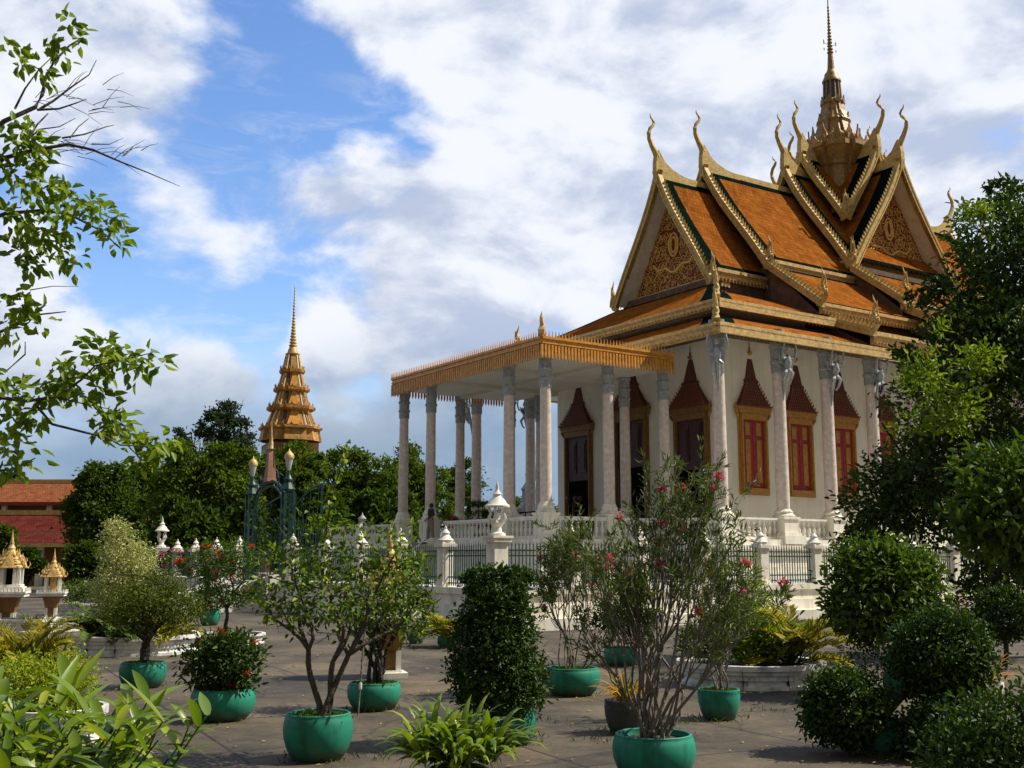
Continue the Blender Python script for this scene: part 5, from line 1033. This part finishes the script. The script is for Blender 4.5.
# lower left foreground
l = G(18, 700); t = thing('golden_palm', 'feathery golden palm at the left edge above the lime green shrub', 'palm', (l.x-.2, l.y+.6, 0)); frond_plant(t, (0, 0, .3), 34, 1.15, 'leaf_yellow', 121, (.4, 1.25), ll=.2, nl=34, lw=.014)
l = G(57, 682); t = thing('dracaena', 'spiky plant with green and dry orange leaves left of the round olive bush', 'plant', (l.x, l.y, 0)); straps('foliage', t, (0, 0, .1), 44, .68, .035, 'leaf_mid', 122, (.3, 1.5), (.5, 1.5)); straps('dry_foliage', t, (0, 0, .1), 20, .62, .03, 'leaf_orange', 123, (.9, 2.1), (.3, 1.3))
def ginger(label, x0, d, stems, seed, H=1.0, az=(-.6, 1.2)):
    b = atY(x0, 700, d); t = thing('ginger_clump', label, 'ginger', (b.x, d, 0)); rng = np.random.default_rng(seed); V, C, D, Nn, Ls = [], [], [], [], []; mb = MB()
    for k in range(stems):
        a_ = rng.uniform(0, 6.283); p = np.array([np.clip(rng.normal()*.26, -.5, .45), rng.normal()*.22, 0]); lean = np.array([rng.uniform(-.35, .6), rng.uniform(-.3, .2), 1.]); lean /= np.linalg.norm(lean); h_ = H*rng.uniform(.6, 1.05); pts = [p+lean*h_*f+np.array([lean[0], lean[1], 0])*h_*.3*f*f for f in np.linspace(0, 1, 7)]; mb.tube(pts, [.014-.0016*i for i in range(7)], 5); ph = rng.uniform(0, 3.14)
        for j in range(11):
            f = .18+.82*j/10; q = p+lean*h_*f+np.array([lean[0], lean[1], 0])*h_*.3*f*f; an = ph+math.pi*(j % 2)+rng.uniform(-.35, .35); e_ = rng.uniform(-.15, .6)+.45*(f > .9); C.append(q); D.append([math.cos(an)*math.cos(e_), math.sin(an)*math.cos(e_), math.sin(e_)]); Nn.append([-math.cos(an)*.4, -math.sin(an)*.4, 1]); Ls.append(rng.uniform(.24, .40))
    mb.build('cane_clump', 'moss', t, 60); C, D, Nn, Ls = map(np.array, (C, D, Nn, Ls)); Nn = Nn+rng.normal(size=Nn.shape)*.35
    # each blade as a curved strap
    Vv, F, rn = [], [], []
    for c, d_, n_, l_ in zip(C, nrm(D), Nn, Ls):
        sd = np.cross(d_, n_); sd /= np.linalg.norm(sd); n_ = np.cross(sd, d_); i0 = len(Vv); w = l_*.185; dr = rng.uniform(.05, .5); r_ = rng.normal(.4, .22); p = c.copy()
        for j in range(8):
            f = j/7; ww = w*math.sin(math.pi*min(1, .08+.92*f)**.75)*.5; pp = c+d_*l_*f-np.array([0, 0, 1])*l_*dr*f*f; Vv += [tuple(pp-sd*ww+n_*ww*.35), tuple(pp), tuple(pp+sd*ww+n_*ww*.35)]
            if j < 7: a = i0+3*j; F += [(a, a+1, a+4, a+3), (a+1, a+2, a+5, a+4)]; rn += [r_, r_]
    me = bpy.data.meshes.new('foliage'); me.from_pydata(Vv, [], F); at = me.attributes.new('rnd', 'FLOAT', 'FACE'); at.data.foreach_set('value', np.clip(rn, 0, 1).astype(np.float32)); me.polygons.foreach_set('use_smooth', [True]*len(F)); me.materials.append(M['leaf_strap']); o = bpy.data.objects.new('foliage', me); col.objects.link(o); o.parent = t
    return t
ginger('broad bladed green ginger clump filling the lower left corner', 0, 6.3, 58, 131, 1.06)
t = ginger('broad bladed ginger clump leaning right beside the corner clump, with dry yellow blades', 58, 6.7, 50, 132, 1.02); straps('dry_foliage', t, (.05, -.05, .35), 14, .42, .05, 'leaf_dry', 133, (.8, 1.8), (.3, 1.3), .3, .2)
g_ = G(388, 677); spirit_house('golden white footed spirit house half hidden behind the front left tree', (g_.x, g_.y, 0), .8, False)
b = atY(25, 760, 6.0); t = thing('low_plant', 'dark low plant with small orange red flowers in the lower left corner', 'plant', (b.x, 6.0, 0)); crown('foliage', [(0, 0, .32, .4, .3, .3), (.5, .1, .28, .4, .3, .28), (-.2, 0, .3, .4, .3, .3)], 2600, .07, .03, 'leaf_dark', t, 134, 20, .3); flowers('blossom', [(-.25, -.25, .5), (-.1, -.3, .42), (-.35, -.2, .4), (.1, -.3, .36)], .05, 'petal_red', t, 135)
# small pots near the fence
t, s, h, P = potted('potted_fern', 'yellow feathery fern in a small green pot near the fence', 446, 648, 17, 12); frond_plant(t, (0, 0, h), 34, .72, 'leaf_yellow', 141, (.2, 1.3), nl=18, ll=.2, lw=.03)
t, s, h, P = potted('potted_shrub', 'dark leafy shrub in a small green pot left of the yellow fern', 416, 644, 16, 11); crown('crown', [(*P(414, 615), .42, .4, .36), (*P(405, 603), .3, .3, .3), (*P(424, 605), .3, .3, .3)], 2000, .08, .035, 'leaf_dark', t, 142)
t, s, h, P = potted('potted_shrub', 'dark bushy shrub in a green pot half hidden behind the big oleander', 621, 667, 34, 20); crown('crown', [(*P(622, 615), .42, .4, .4), (*P(606, 630), .3, .3, .3), (*P(640, 628), .3, .3, .3)], 3000, .07, .03, 'leaf_dark', t, 143)
t, s, h, P = potted('potted_shrub', 'far green pot with a low shrub at the fence near the gate steps', 210, 626, 20, 18); crown('crown', [(*P(210, 598), .5, .4, .35), (*P(200, 604), .3, .3, .3)], 1600, .09, .04, 'leaf_dark', t, 144); flowers('blossom', [P(214, 606, -.4), P(206, 600, -.4)], .07, 'petal_red', t, 145)
# right hand side: clipped balls, the big tree and its neighbours
t, s, h, P = potted('potted_tree', 'round headed shrub with large glossy leaves, sunlit on top, right of the white fence post', 905, 698, 42, 26); rng = np.random.default_rng(151); mb = MB(); branching(mb, (0, 0, h*.7), [P(862, 600), P(890, 580), P(912, 600), P(885, 620)], .05, rng, .5); mb.build('trunk', 'dark_bark', t, 60)
crown('crown', [(*P(883, 592), .68, .66, .62), (*P(868, 570), .36, .4, .34), (*P(905, 578), .38, .4, .36), (*P(862, 612), .4, .4, .34), (*P(915, 612), .36, .4, .34)], 8500, .105, .052, 'leaf_mid', t, 152, 14, .22, up=.1, shell=(.68, 1.06), sprig=300)
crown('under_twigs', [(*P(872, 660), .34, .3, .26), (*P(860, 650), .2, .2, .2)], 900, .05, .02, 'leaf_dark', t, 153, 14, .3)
t, s, h, P = potted('clipped_tree', 'dark cloud pruned tree of clipped leaf balls in a green pot at lower right', 880, 756, 46, 36, cat='topiary'); rng = np.random.default_rng(161); mb = MB()
for e_ in ((848, 705, -.1), (943, 660, .0), (935, 735, -.3), (900, 690, .2)): limb(mb, (rng.uniform(-.04, .04), 0, h*.8), P(*e_), .045, .018, rng, .12, 7)
mb.build('trunk', 'dark_bark', t, 60)
for k, (x, y, dy, rx, rz, n) in enumerate(((845, 706, -.1, .36, .34, 3600), (943, 656, 0, .44, .42, 4600), (932, 738, -.35, .42, .34, 3600))): crown('leaf_ball', [(*P(x, y, dy), rx, rx, rz), (*P(x-8, y+6, dy), rx*.85, rx*.85, rz*.8)], int(n*2.0), .056, .03, 'leaf_dark', t, 162+k, 20, .15, shell=(.74, 1.05), up=.1, sprig=260)
b = atY(1000, 800, 7.6); t = thing('leafy_shrub', 'low shrub with small shiny leaves in the lower right corner', 'shrub', (b.x, 7.6, 0)); s, P = rel(Vector((b.x, 7.6, 0))); rng = np.random.default_rng(171); mb = MB(); branching(mb, (0, 0, 0), [P(975, 740), P(1005, 725), P(1030, 745)], .03, rng); mb.build('trunk', 'dark_bark', t, 60)
crown('crown', [(*P(995, 740), .36, .35, .3), (*P(970, 760), .3, .3, .3), (*P(1030, 735), .36, .3, .36), (*P(1005, 775), .5, .35, .3)], 4600, .055, .028, 'leaf_dark', t, 172, 16, .25)
t, s, h, P = potted('potted_croton', 'narrow orange leaved plant in a pale grey pot at the right edge', 988, 700, 30, 18, 'white_plaster', URN); straps('foliage', t, (0, 0, h*.8), 30, .55, .028, 'leaf_orange', 173, (.6, 1.9), (.5, 1.4))
t, s, P = plant('bougainvillea', 'yellow green bush with magenta flowers behind the clipped leaf balls', 'shrub', 958, 655); rng = np.random.default_rng(174); mb = MB(); branching(mb, (0, 0, 0), [P(945, 615), P(960, 605), P(975, 620)], .03, rng); mb.build('trunk', 'bark', t, 60); bl = [(*P(955, 612), .36, .3, .34), (*P(970, 625), .3, .3, .3), (*P(942, 625), .3, .3, .3)]; crown('crown', bl, 2200, .065, .03, 'leaf_lime', t, 175); flowers('blossom', [P(950, 596, -.3), P(955, 601, -.3), P(961, 597, -.2), P(953, 608, -.35), P(977, 611, -.2), P(962, 606, -.3)], .06, 'petal_magenta', t, 176)
t, s, P = plant('clipped_shrub', 'dark clipped round shrub on a short trunk at the right edge', 'topiary', 1004, 670); rng = np.random.default_rng(177); mb = MB(); branching(mb, (0, 0, 0), [P(998, 615), P(1010, 615)], .05, rng, .6); mb.build('trunk', 'dark_bark', t, 60); crown('crown', [(*P(1003, 614), .44, .44, .42)], 6500, .065, .032, 'leaf_dark', t, 178, 18, .15, shell=(.75, 1))
# big tree
bl_px = [(1008, 215, .5, 40, 38), (1000, 260, -.3, 50, 42), (1035, 300, .3, 60, 50), (965, 305, 0, 42, 34), (985, 350, -.5, 55, 45), (940, 358, .3, 32, 30), (1025, 390, 0, 55, 50), (940, 410, -.3, 55, 38), (975, 455, .2, 60, 40), (910, 470, -.2, 50, 36), (1030, 470, .3, 50, 45), (885, 500, 0, 38, 30), (930, 515, .3, 50, 32), (875, 535, .2, 24, 20), (1030, 540, 0, 50, 40), (985, 520, -.4, 45, 35), (1015, 185, .2, 20, 18), (930, 290, .1, 18, 15), (1000, 575, 0, 40, 18), (1050, 240, 0, 50, 50)]
D_ = 21.5; b = atY(1040, 600, D_); t = thing('big_tree', 'big dense dark green tree covering the right end of the temple', 'tree', (b.x, D_, 0)); s, P = rel(Vector((b.x, D_, 0))); bl = [(*P(x, y, dy*1.5), w*s*1.05, w*s*1.05, h_*s*1.05) for x, y, dy, w, h_ in bl_px]
rng = np.random.default_rng(181); mb = MB(); tr_ = limb(mb, (0, 0, -.1), P(1030, 420, 0), .22, .14, rng, .03, 7, 10)
for q, e_ in ((.15, (925, 572)), (.25, (890, 500)), (.42, (875, 425)), (.55, (910, 400)), (.7, (930, 330)), (.9, (985, 240)), (1., (1020, 200)), (.5, (1080, 420)), (.35, (950, 470)), (.8, (965, 350))):
    st_ = tr_[int(q*7)]; pts = limb(mb, st_, P(*e_, rng.uniform(-.6, .6)), .065, .016, rng, .08, 7, 7)
    for p_ in pts[2:7]:
        for _ in range(2): limb(mb, p_, p_+rng.normal(size=3)*.42+[-.1, 0, .12], .018, .005, rng, .12, 4, 4)
mb.build('trunk', 'dark_bark', t, 60)
crown('crown', bl, 25000, .14, .066, 'leaf_dark', t, 182, 46, .21, up=.05, shell=(.5, 1.05)); crown('outer_crown', bl, 4200, .135, .064, 'leaf_mid', t, 184, 30, .2, up=.1, shell=(.85, 1.08)); crown('sunlit_sprays', [(*P(x, y, dy), w*s, w*s, h_*s) for x, y, dy, w, h_ in ((893, 352, -2.4, 14, 12), (878, 395, -2.6, 26, 22), (902, 430, -2.6, 28, 22), (868, 440, -2.3, 14, 12), (925, 385, -2.6, 22, 14), (958, 225, -.9, 16, 10))], 1500, .125, .056, 'leaf_bright', t, 183, 16, .32, shell=(.2, 1))  # paler outer leaves and sprays: sunlit patches put into the leaf colour
D_ = 9.5; b = atY(1060, 600, D_); t = thing('leafy_tree', 'nearer tree with large bright green leaves at the right edge', 'tree', (b.x, D_, 0)); s, P = rel(Vector((b.x, D_, 0))); rng = np.random.default_rng(191); mb = MB(); branching(mb, (0, 0, 0), [P(985, 500), P(1020, 470), P(1060, 480), P(1010, 540)], .06, rng, .6); mb.build('trunk', 'dark_bark', t, 60)
crown('crown', [(*P(1000, 500, 0), .36, .4, .38), (*P(1030, 480, .1), .4, .4, .38), (*P(985, 520, -.1), .26, .3, .26), (*P(1020, 535, 0), .4, .4, .3), (*P(1060, 500, 0), .4, .4, .4)], 2600, .115, .055, 'leaf_mid', t, 192, 10, .25, up=.05, shell=(.55, 1.0))
# tree whose bare and leafy branches reach in at the top left
D_ = 6.2; b = atY(-120, 600, D_); t = thing('overhanging_tree', 'tree outside the left edge whose leafy and bare twigs reach across the sky', 'tree', (b.x, D_, 0)); s, P = rel(Vector((b.x, D_, 0))); rng = np.random.default_rng(201); mb = MB()
mb.tube([(0, 0, -.1), P(-125, 500), P(-110, 380), P(-90, 260), P(-85, 140), P(-70, 60)], [.11, .10, .085, .07, .05, .03], 9)
def br(px, r0, r1, dy=(0, .2)):
    n_ = len(px); pts = [P(x, y, dy[0]+(dy[1]-dy[0])*i/(n_-1)) for i, (x, y) in enumerate(px)]; mb.tube(pts, [r0+(r1-r0)*i/(n_-1) for i in range(n_)], 6); return pts
br([(-88, 190), (-30, 150), (0, 118), (30, 102), (35, 88), (37, 68), (44, 50), (58, 32), (70, 22)], .019, .004)
br([(33, 102), (45, 92), (62, 76), (78, 62), (84, 45)], .009, .002, (.1, .2)); br([(30, 103), (52, 102), (70, 96), (80, 92)], .008, .002, (.1, .1)); br([(0, 95), (8, 72), (20, 50), (36, 30)], .008, .002, (.2, .3))
br([(-85, 220), (-30, 185), (0, 155), (30, 145), (62, 138), (85, 142), (110, 152), (140, 163), (170, 175)], .018, .0015)
br([(62, 138), (80, 130), (98, 118), (102, 112)], .006, .002); br([(20, 146), (35, 125), (50, 118), (62, 105)], .006, .002); br([(70, 138), (72, 120), (76, 105)], .005, .002); br([(92, 144), (103, 138), (112, 125)], .005, .001); br([(28, 140), (30, 118), (34, 100)], .008, .004)
br([(-88, 280), (-30, 225), (0, 210), (35, 205), (60, 207), (90, 222), (110, 240)], .016, .003); br([(-88, 300), (-20, 330), (0, 318), (20, 305), (45, 300)], .014, .003, (.1, .3)); br([(30, 290), (45, 282), (65, 278)], .004, .001)
br([(-95, 380), (-40, 400), (0, 398), (30, 402), (60, 398), (85, 382), (100, 368), (130, 362), (158, 356)], .014, .0025, (0, -.1)); br([(35, 404), (55, 425), (90, 434), (115, 440), (130, 448), (160, 450)], .009, .003, (0, -.2)); br([(-90, 420), (-20, 470), (0, 468), (20, 455)], .012, .004)
br([(60, 398), (80, 402), (100, 405)], .005, .002); br([(130, 448), (136, 458), (134, 468)], .004, .002); br([(-30, 350), (0, 370), (15, 350), (10, 335)], .008, .003)
for _ in range(46):      # fine bare twigs
    x, y = rng.choice([(40, 90), (30, 130), (60, 136), (95, 146), (20, 150), (62, 80), (80, 98)]); a_ = rng.uniform(-1.3, .5); l_ = rng.uniform(14, 34); x += rng.normal()*14; y += rng.normal()*4
    mb.tube([P(x, y, .15), P(x+l_*.5*math.cos(a_), y+l_*.5*math.sin(a_)-2, .2), P(x+l_*math.cos(a_), y+l_*math.sin(a_), .25)], [.0028, .002, .001], 4)
mb.build('trunk', 'bark', t, 60)
cl = [(70, 24, 10), (52, 42, 9), (13, 50, 10), (38, 68, 7), (28, 130, 16), (12, 140, 18), (30, 155, 12), (8, 165, 16), (35, 185, 18), (60, 190, 16), (85, 200, 16), (105, 215, 14), (112, 235, 12), (55, 215, 18), (30, 220, 18), (10, 215, 20), (45, 235, 16), (65, 255, 12), (20, 250, 12), (25, 262, 8), (15, 300, 16), (28, 310, 14), (3, 330, 12), (100, 352, 14), (112, 350, 12), (130, 362, 10), (150, 360, 10), (98, 368, 10), (68, 370, 16), (52, 380, 14), (75, 392, 12), (95, 392, 10), (45, 395, 10), (108, 415, 14), (118, 425, 10), (98, 430, 8), (160, 440, 11), (150, 448, 9), (138, 460, 10), (135, 440, 8), (10, 420, 18), (25, 415, 12), (10, 445, 18), (3, 470, 14), (12, 390, 10), (0, 378, 12)]
C, D, Nn = [], [], []
for x, y, r in cl:
    for k in range(int(10+r*1.6)):
        o = rng.normal(size=3)*r*s*.5; c = P(x, y, rng.uniform(-.1, .2))+o; C.append(c); D.append(o/(r*s)+rng.normal(size=3)*.6+[.2, 0, -.35]); Nn.append(rng.normal(size=3)*.7+[0, -.3, .9])
n = len(C); leaves('crown', np.array(C), np.array(D), np.array(Nn), .085*rng.uniform(.6, 1.15, n), .040, 'leaf_bright', t, droop=.1, rng=rng)
# flowering climbers on the left fence
for k, (v, m_, lab) in enumerate(((15.0, 'petal_magenta', 'climber with magenta flowers on the white fence posts left of the gate'), (10.0, 'petal_red', 'climber with red flowers on the fence between the gate and the magenta climber'))):
    q = W(-10.1, v, TZ); t = thing('flowering_climber', lab, 'climber', q); bl = [(0, 0, .7, .8, .3, .5), (.9, .0, .5, .6, .3, .4), (-.7, 0, .5, .6, .3, .4)]; crown('foliage', bl, 1800, .10, .045, 'leaf_mid', t, 210+k); rng = np.random.default_rng(220+k); ps, o_ = crown_points(bl, 40, rng, 4, .15, (.8, 1.1)); flowers('blossom', [p+[0, -.15, .15] for p in ps], .11, m_, t, 230+k)
# fallen leaves and weeds on the paving
rng = np.random.default_rng(301); k = 900; y_ = rng.uniform(7.5, 30, k); x_ = rng.uniform(-.5, .5, k)*y_*.95; P_ = np.stack([x_, y_, np.full(k, .012)], 1)
tag(leaves('fallen_leaves', P_, rng.normal(size=(k, 3))*[1, 1, .08], np.tile([0, 0, 1.], (k, 1))+rng.normal(size=(k, 3))*.15, rng.uniform(.03, .075, k), .03, 'leaf_dry', None, droop=.02, rng=rng), kind='stuff')
C_ = []
for o_ in list(col.objects):
    if o_.get('category') in ('potted plant', 'topiary', 'lily') and o_.parent is None and o_.location.y < 20:
        for _ in range(70): an = rng.uniform(0, 6.283); r_ = rng.uniform(.16, .36); C_.append([o_.location.x+math.cos(an)*r_, o_.location.y+math.sin(an)*r_, 0])
for _ in range(26):
    cx, cy = rng.uniform(-3, 5), rng.uniform(9, 22)
    for q_ in range(22): C_.append([cx+rng.normal()*.16, cy+rng.normal()*.08, 0])
C_ = np.array(C_); k = len(C_); tag(leaves('grass_tufts', C_, rng.normal(size=(k, 3))*[.6, .6, .1]+[0, 0, .7], rng.normal(size=(k, 3)), rng.uniform(.03, .09, k), .012, 'leaf_olive', None, rng=rng), kind='stuff')
# porch details
t = thing('layered_pot_plant', 'small dark potted tree with flat layered tiers on the porch behind the balustrade', 'potted plant', W(1.2, 6.9, FL)); pot(t, .28, .4, 'pot_green'); mb = MB(); mb.tube([(0, 0, .3), (.02, 0, 1.9)], [.035, .015], 6); mb.build('trunk', 'dark_bark', t)
for z, r in ((.85, .75), (1.25, .55), (1.7, .4)): crown('leaf_tier', [(0, 0, z, r, r, .07)], 420, .11, .05, 'leaf_dark', t, int(z*100), 20, .2)
t = thing('potted_flower', 'pot of red flowers on the porch beside the steps', 'potted plant', W(.6, 8.2, FL)); pot(t, .25, .6, 'white_paint', URN); crown('crown', [(0, 0, .85, .3, .3, .28)], 500, .09, .04, 'leaf_mid', t, 242); flowers('blossom', [(rng.uniform(-.25, .25), rng.uniform(-.25, .25), rng.uniform(.9, 1.2)) for _ in range(14)], .1, 'petal_red', t, 243)
for k, (v, lab) in enumerate(((9.55, 'dark candelabra stand in front of the left porch door'),)):
    t = thing('lamp_stand', lab, 'lamp stand', W(8.6, v, FL)); mb = MB(); mb.lathe([(.28, 0), (.25, .1), (.08, .2), (.05, .6), (.09, .9), (.05, 1.2), (.07, 1.9), (.04, 2.1)], 12); mb.build('stand', 'dark_maroon', t, 40)
    for a_ in range(5):
        c, s_ = math.cos(a_*1.257), math.sin(a_*1.257); mb = MB(); mb.tube([(0, 0, 1.95), (c*.25, s_*.25, 1.85), (c*.34, s_*.34, 2.1)], .025, 5); mb.lathe([(.04, 0), (.1, .08), (.11, .22), (.05, .3)], 8, (c*.34, s_*.34, 2.1)); mb.build('lamp_arm', 'dark_maroon', t, 40)
t = thing('iron_rail', 'low black iron rail on the porch floor behind the balustrade', 'railing', W(.9, 2.4, FL), ROT); mb = MB()
for z in (.5, 1.15): mb.tube([(0, -.9, z), (0, 2.3, z)], .03, 5)
for k in range(9): mb.tube([(0, -.9+.4*k, 0), (0, -.9+.4*k, 1.15)], .022, 4)
mb.build('rail', 'black', t)
# visitor at the head of the porch steps
q = W(-.55, 8.05, FL) if False else W(-.5, 8.25, FL-.01); per_ = tag(thing('person', 'dark haired person in a dark T-shirt and beige trousers standing at the porch steps', 'person', q, R(-60)))
def body():
    me = bpy.data.meshes.new('body'); J = [(0, 0, .92), (0, .0, 1.1), (0, .01, 1.32), (0, .01, 1.42), (0, 0, 1.50), (0, -.015, 1.58), (0, -.01, 1.66)]; rad = [.13, .115, .135, .10, .05, .082, .06]; E = [(0, 1), (1, 2), (2, 3), (3, 4), (4, 5), (5, 6)]
    for sx in (-1, 1):
        i = len(J); J += [(sx*.09, 0, .86), (sx*.095, -.03+sx*.05, .48), (sx*.1, .0+sx*.09, .08), (sx*.1, -.12+sx*.09, .03)]; rad += [.095, .06, .042, .035]; E += [(0, i), (i, i+1), (i+1, i+2), (i+2, i+3)]
        j = len(J); J += [(sx*.18, 0, 1.38), (sx*.23, .03, 1.12), (sx*.19, -.14, .98), (sx*.17, -.2, .95)]; rad += [.055, .042, .033, .03]; E += [(3, j), (j, j+1), (j+1, j+2), (j+2, j+3)]
        for f in range(4): k = len(J); J += [(sx*(.17-.012*f), -.23, .96-.018*f), (sx*(.165-.012*f), -.265, .955-.02*f)]; rad += [.011, .009]; E += [(j+3, k), (k, k+1)]
    me.from_pydata(J, E, []); o = bpy.data.objects.new('body', me); col.objects.link(o); o.parent = per_
    md = o.modifiers.new('skin', 'SKIN'); me.skin_vertices.new() if not me.skin_vertices else None
    for v_, r_ in zip(me.skin_vertices[0].data, rad): v_.radius = (r_, r_*.85)
    me.skin_vertices[0].data[0].use_root = True; o.modifiers.new('sub', 'SUBSURF').levels = 2; o.modifiers['sub'].render_levels = 2; me.materials.append(M['skin'])
body()
mb = MB(); mb.lathe([(.155, 0), (.15, .12), (.165, .3), (.175, .42), (.12, .5), (.075, .53)], 16, (0, 0, .95), sq=.78)
for sx in (-1, 1): mb.tube([(sx*.14, 0, 1.43), (sx*.2, .0, 1.36), (sx*.235, .02, 1.18)], [.075, .07, .06], 8)
mb.build('shirt', 'shirt', per_, 60); mb = MB()
for sx in (-1, 1): mb.tube([(sx*.075, 0, 1.0), (sx*.09, 0, .84), (sx*.097, -.03+sx*.05, .48), (sx*.1, sx*.09, .10)], [.10, .115, .085, .065], 10)
mb.build('trousers', 'trousers', per_, 60); mb = MB(); mb.lathe([(.09, 0), (.1, .06), (.1, .12), (.075, .17), (.03, .2), (0, .205)], 12, (0, .02, 1.54)); mb.build('hair', 'hair', per_, 60)
mb = MB()
for sx in (-1, 1): mb.box(sx*.1-.05, sx*.1+.05, -.16+sx*.09, .07+sx*.09, 0, .07)
mb.build('shoe_pair', 'black', per_)
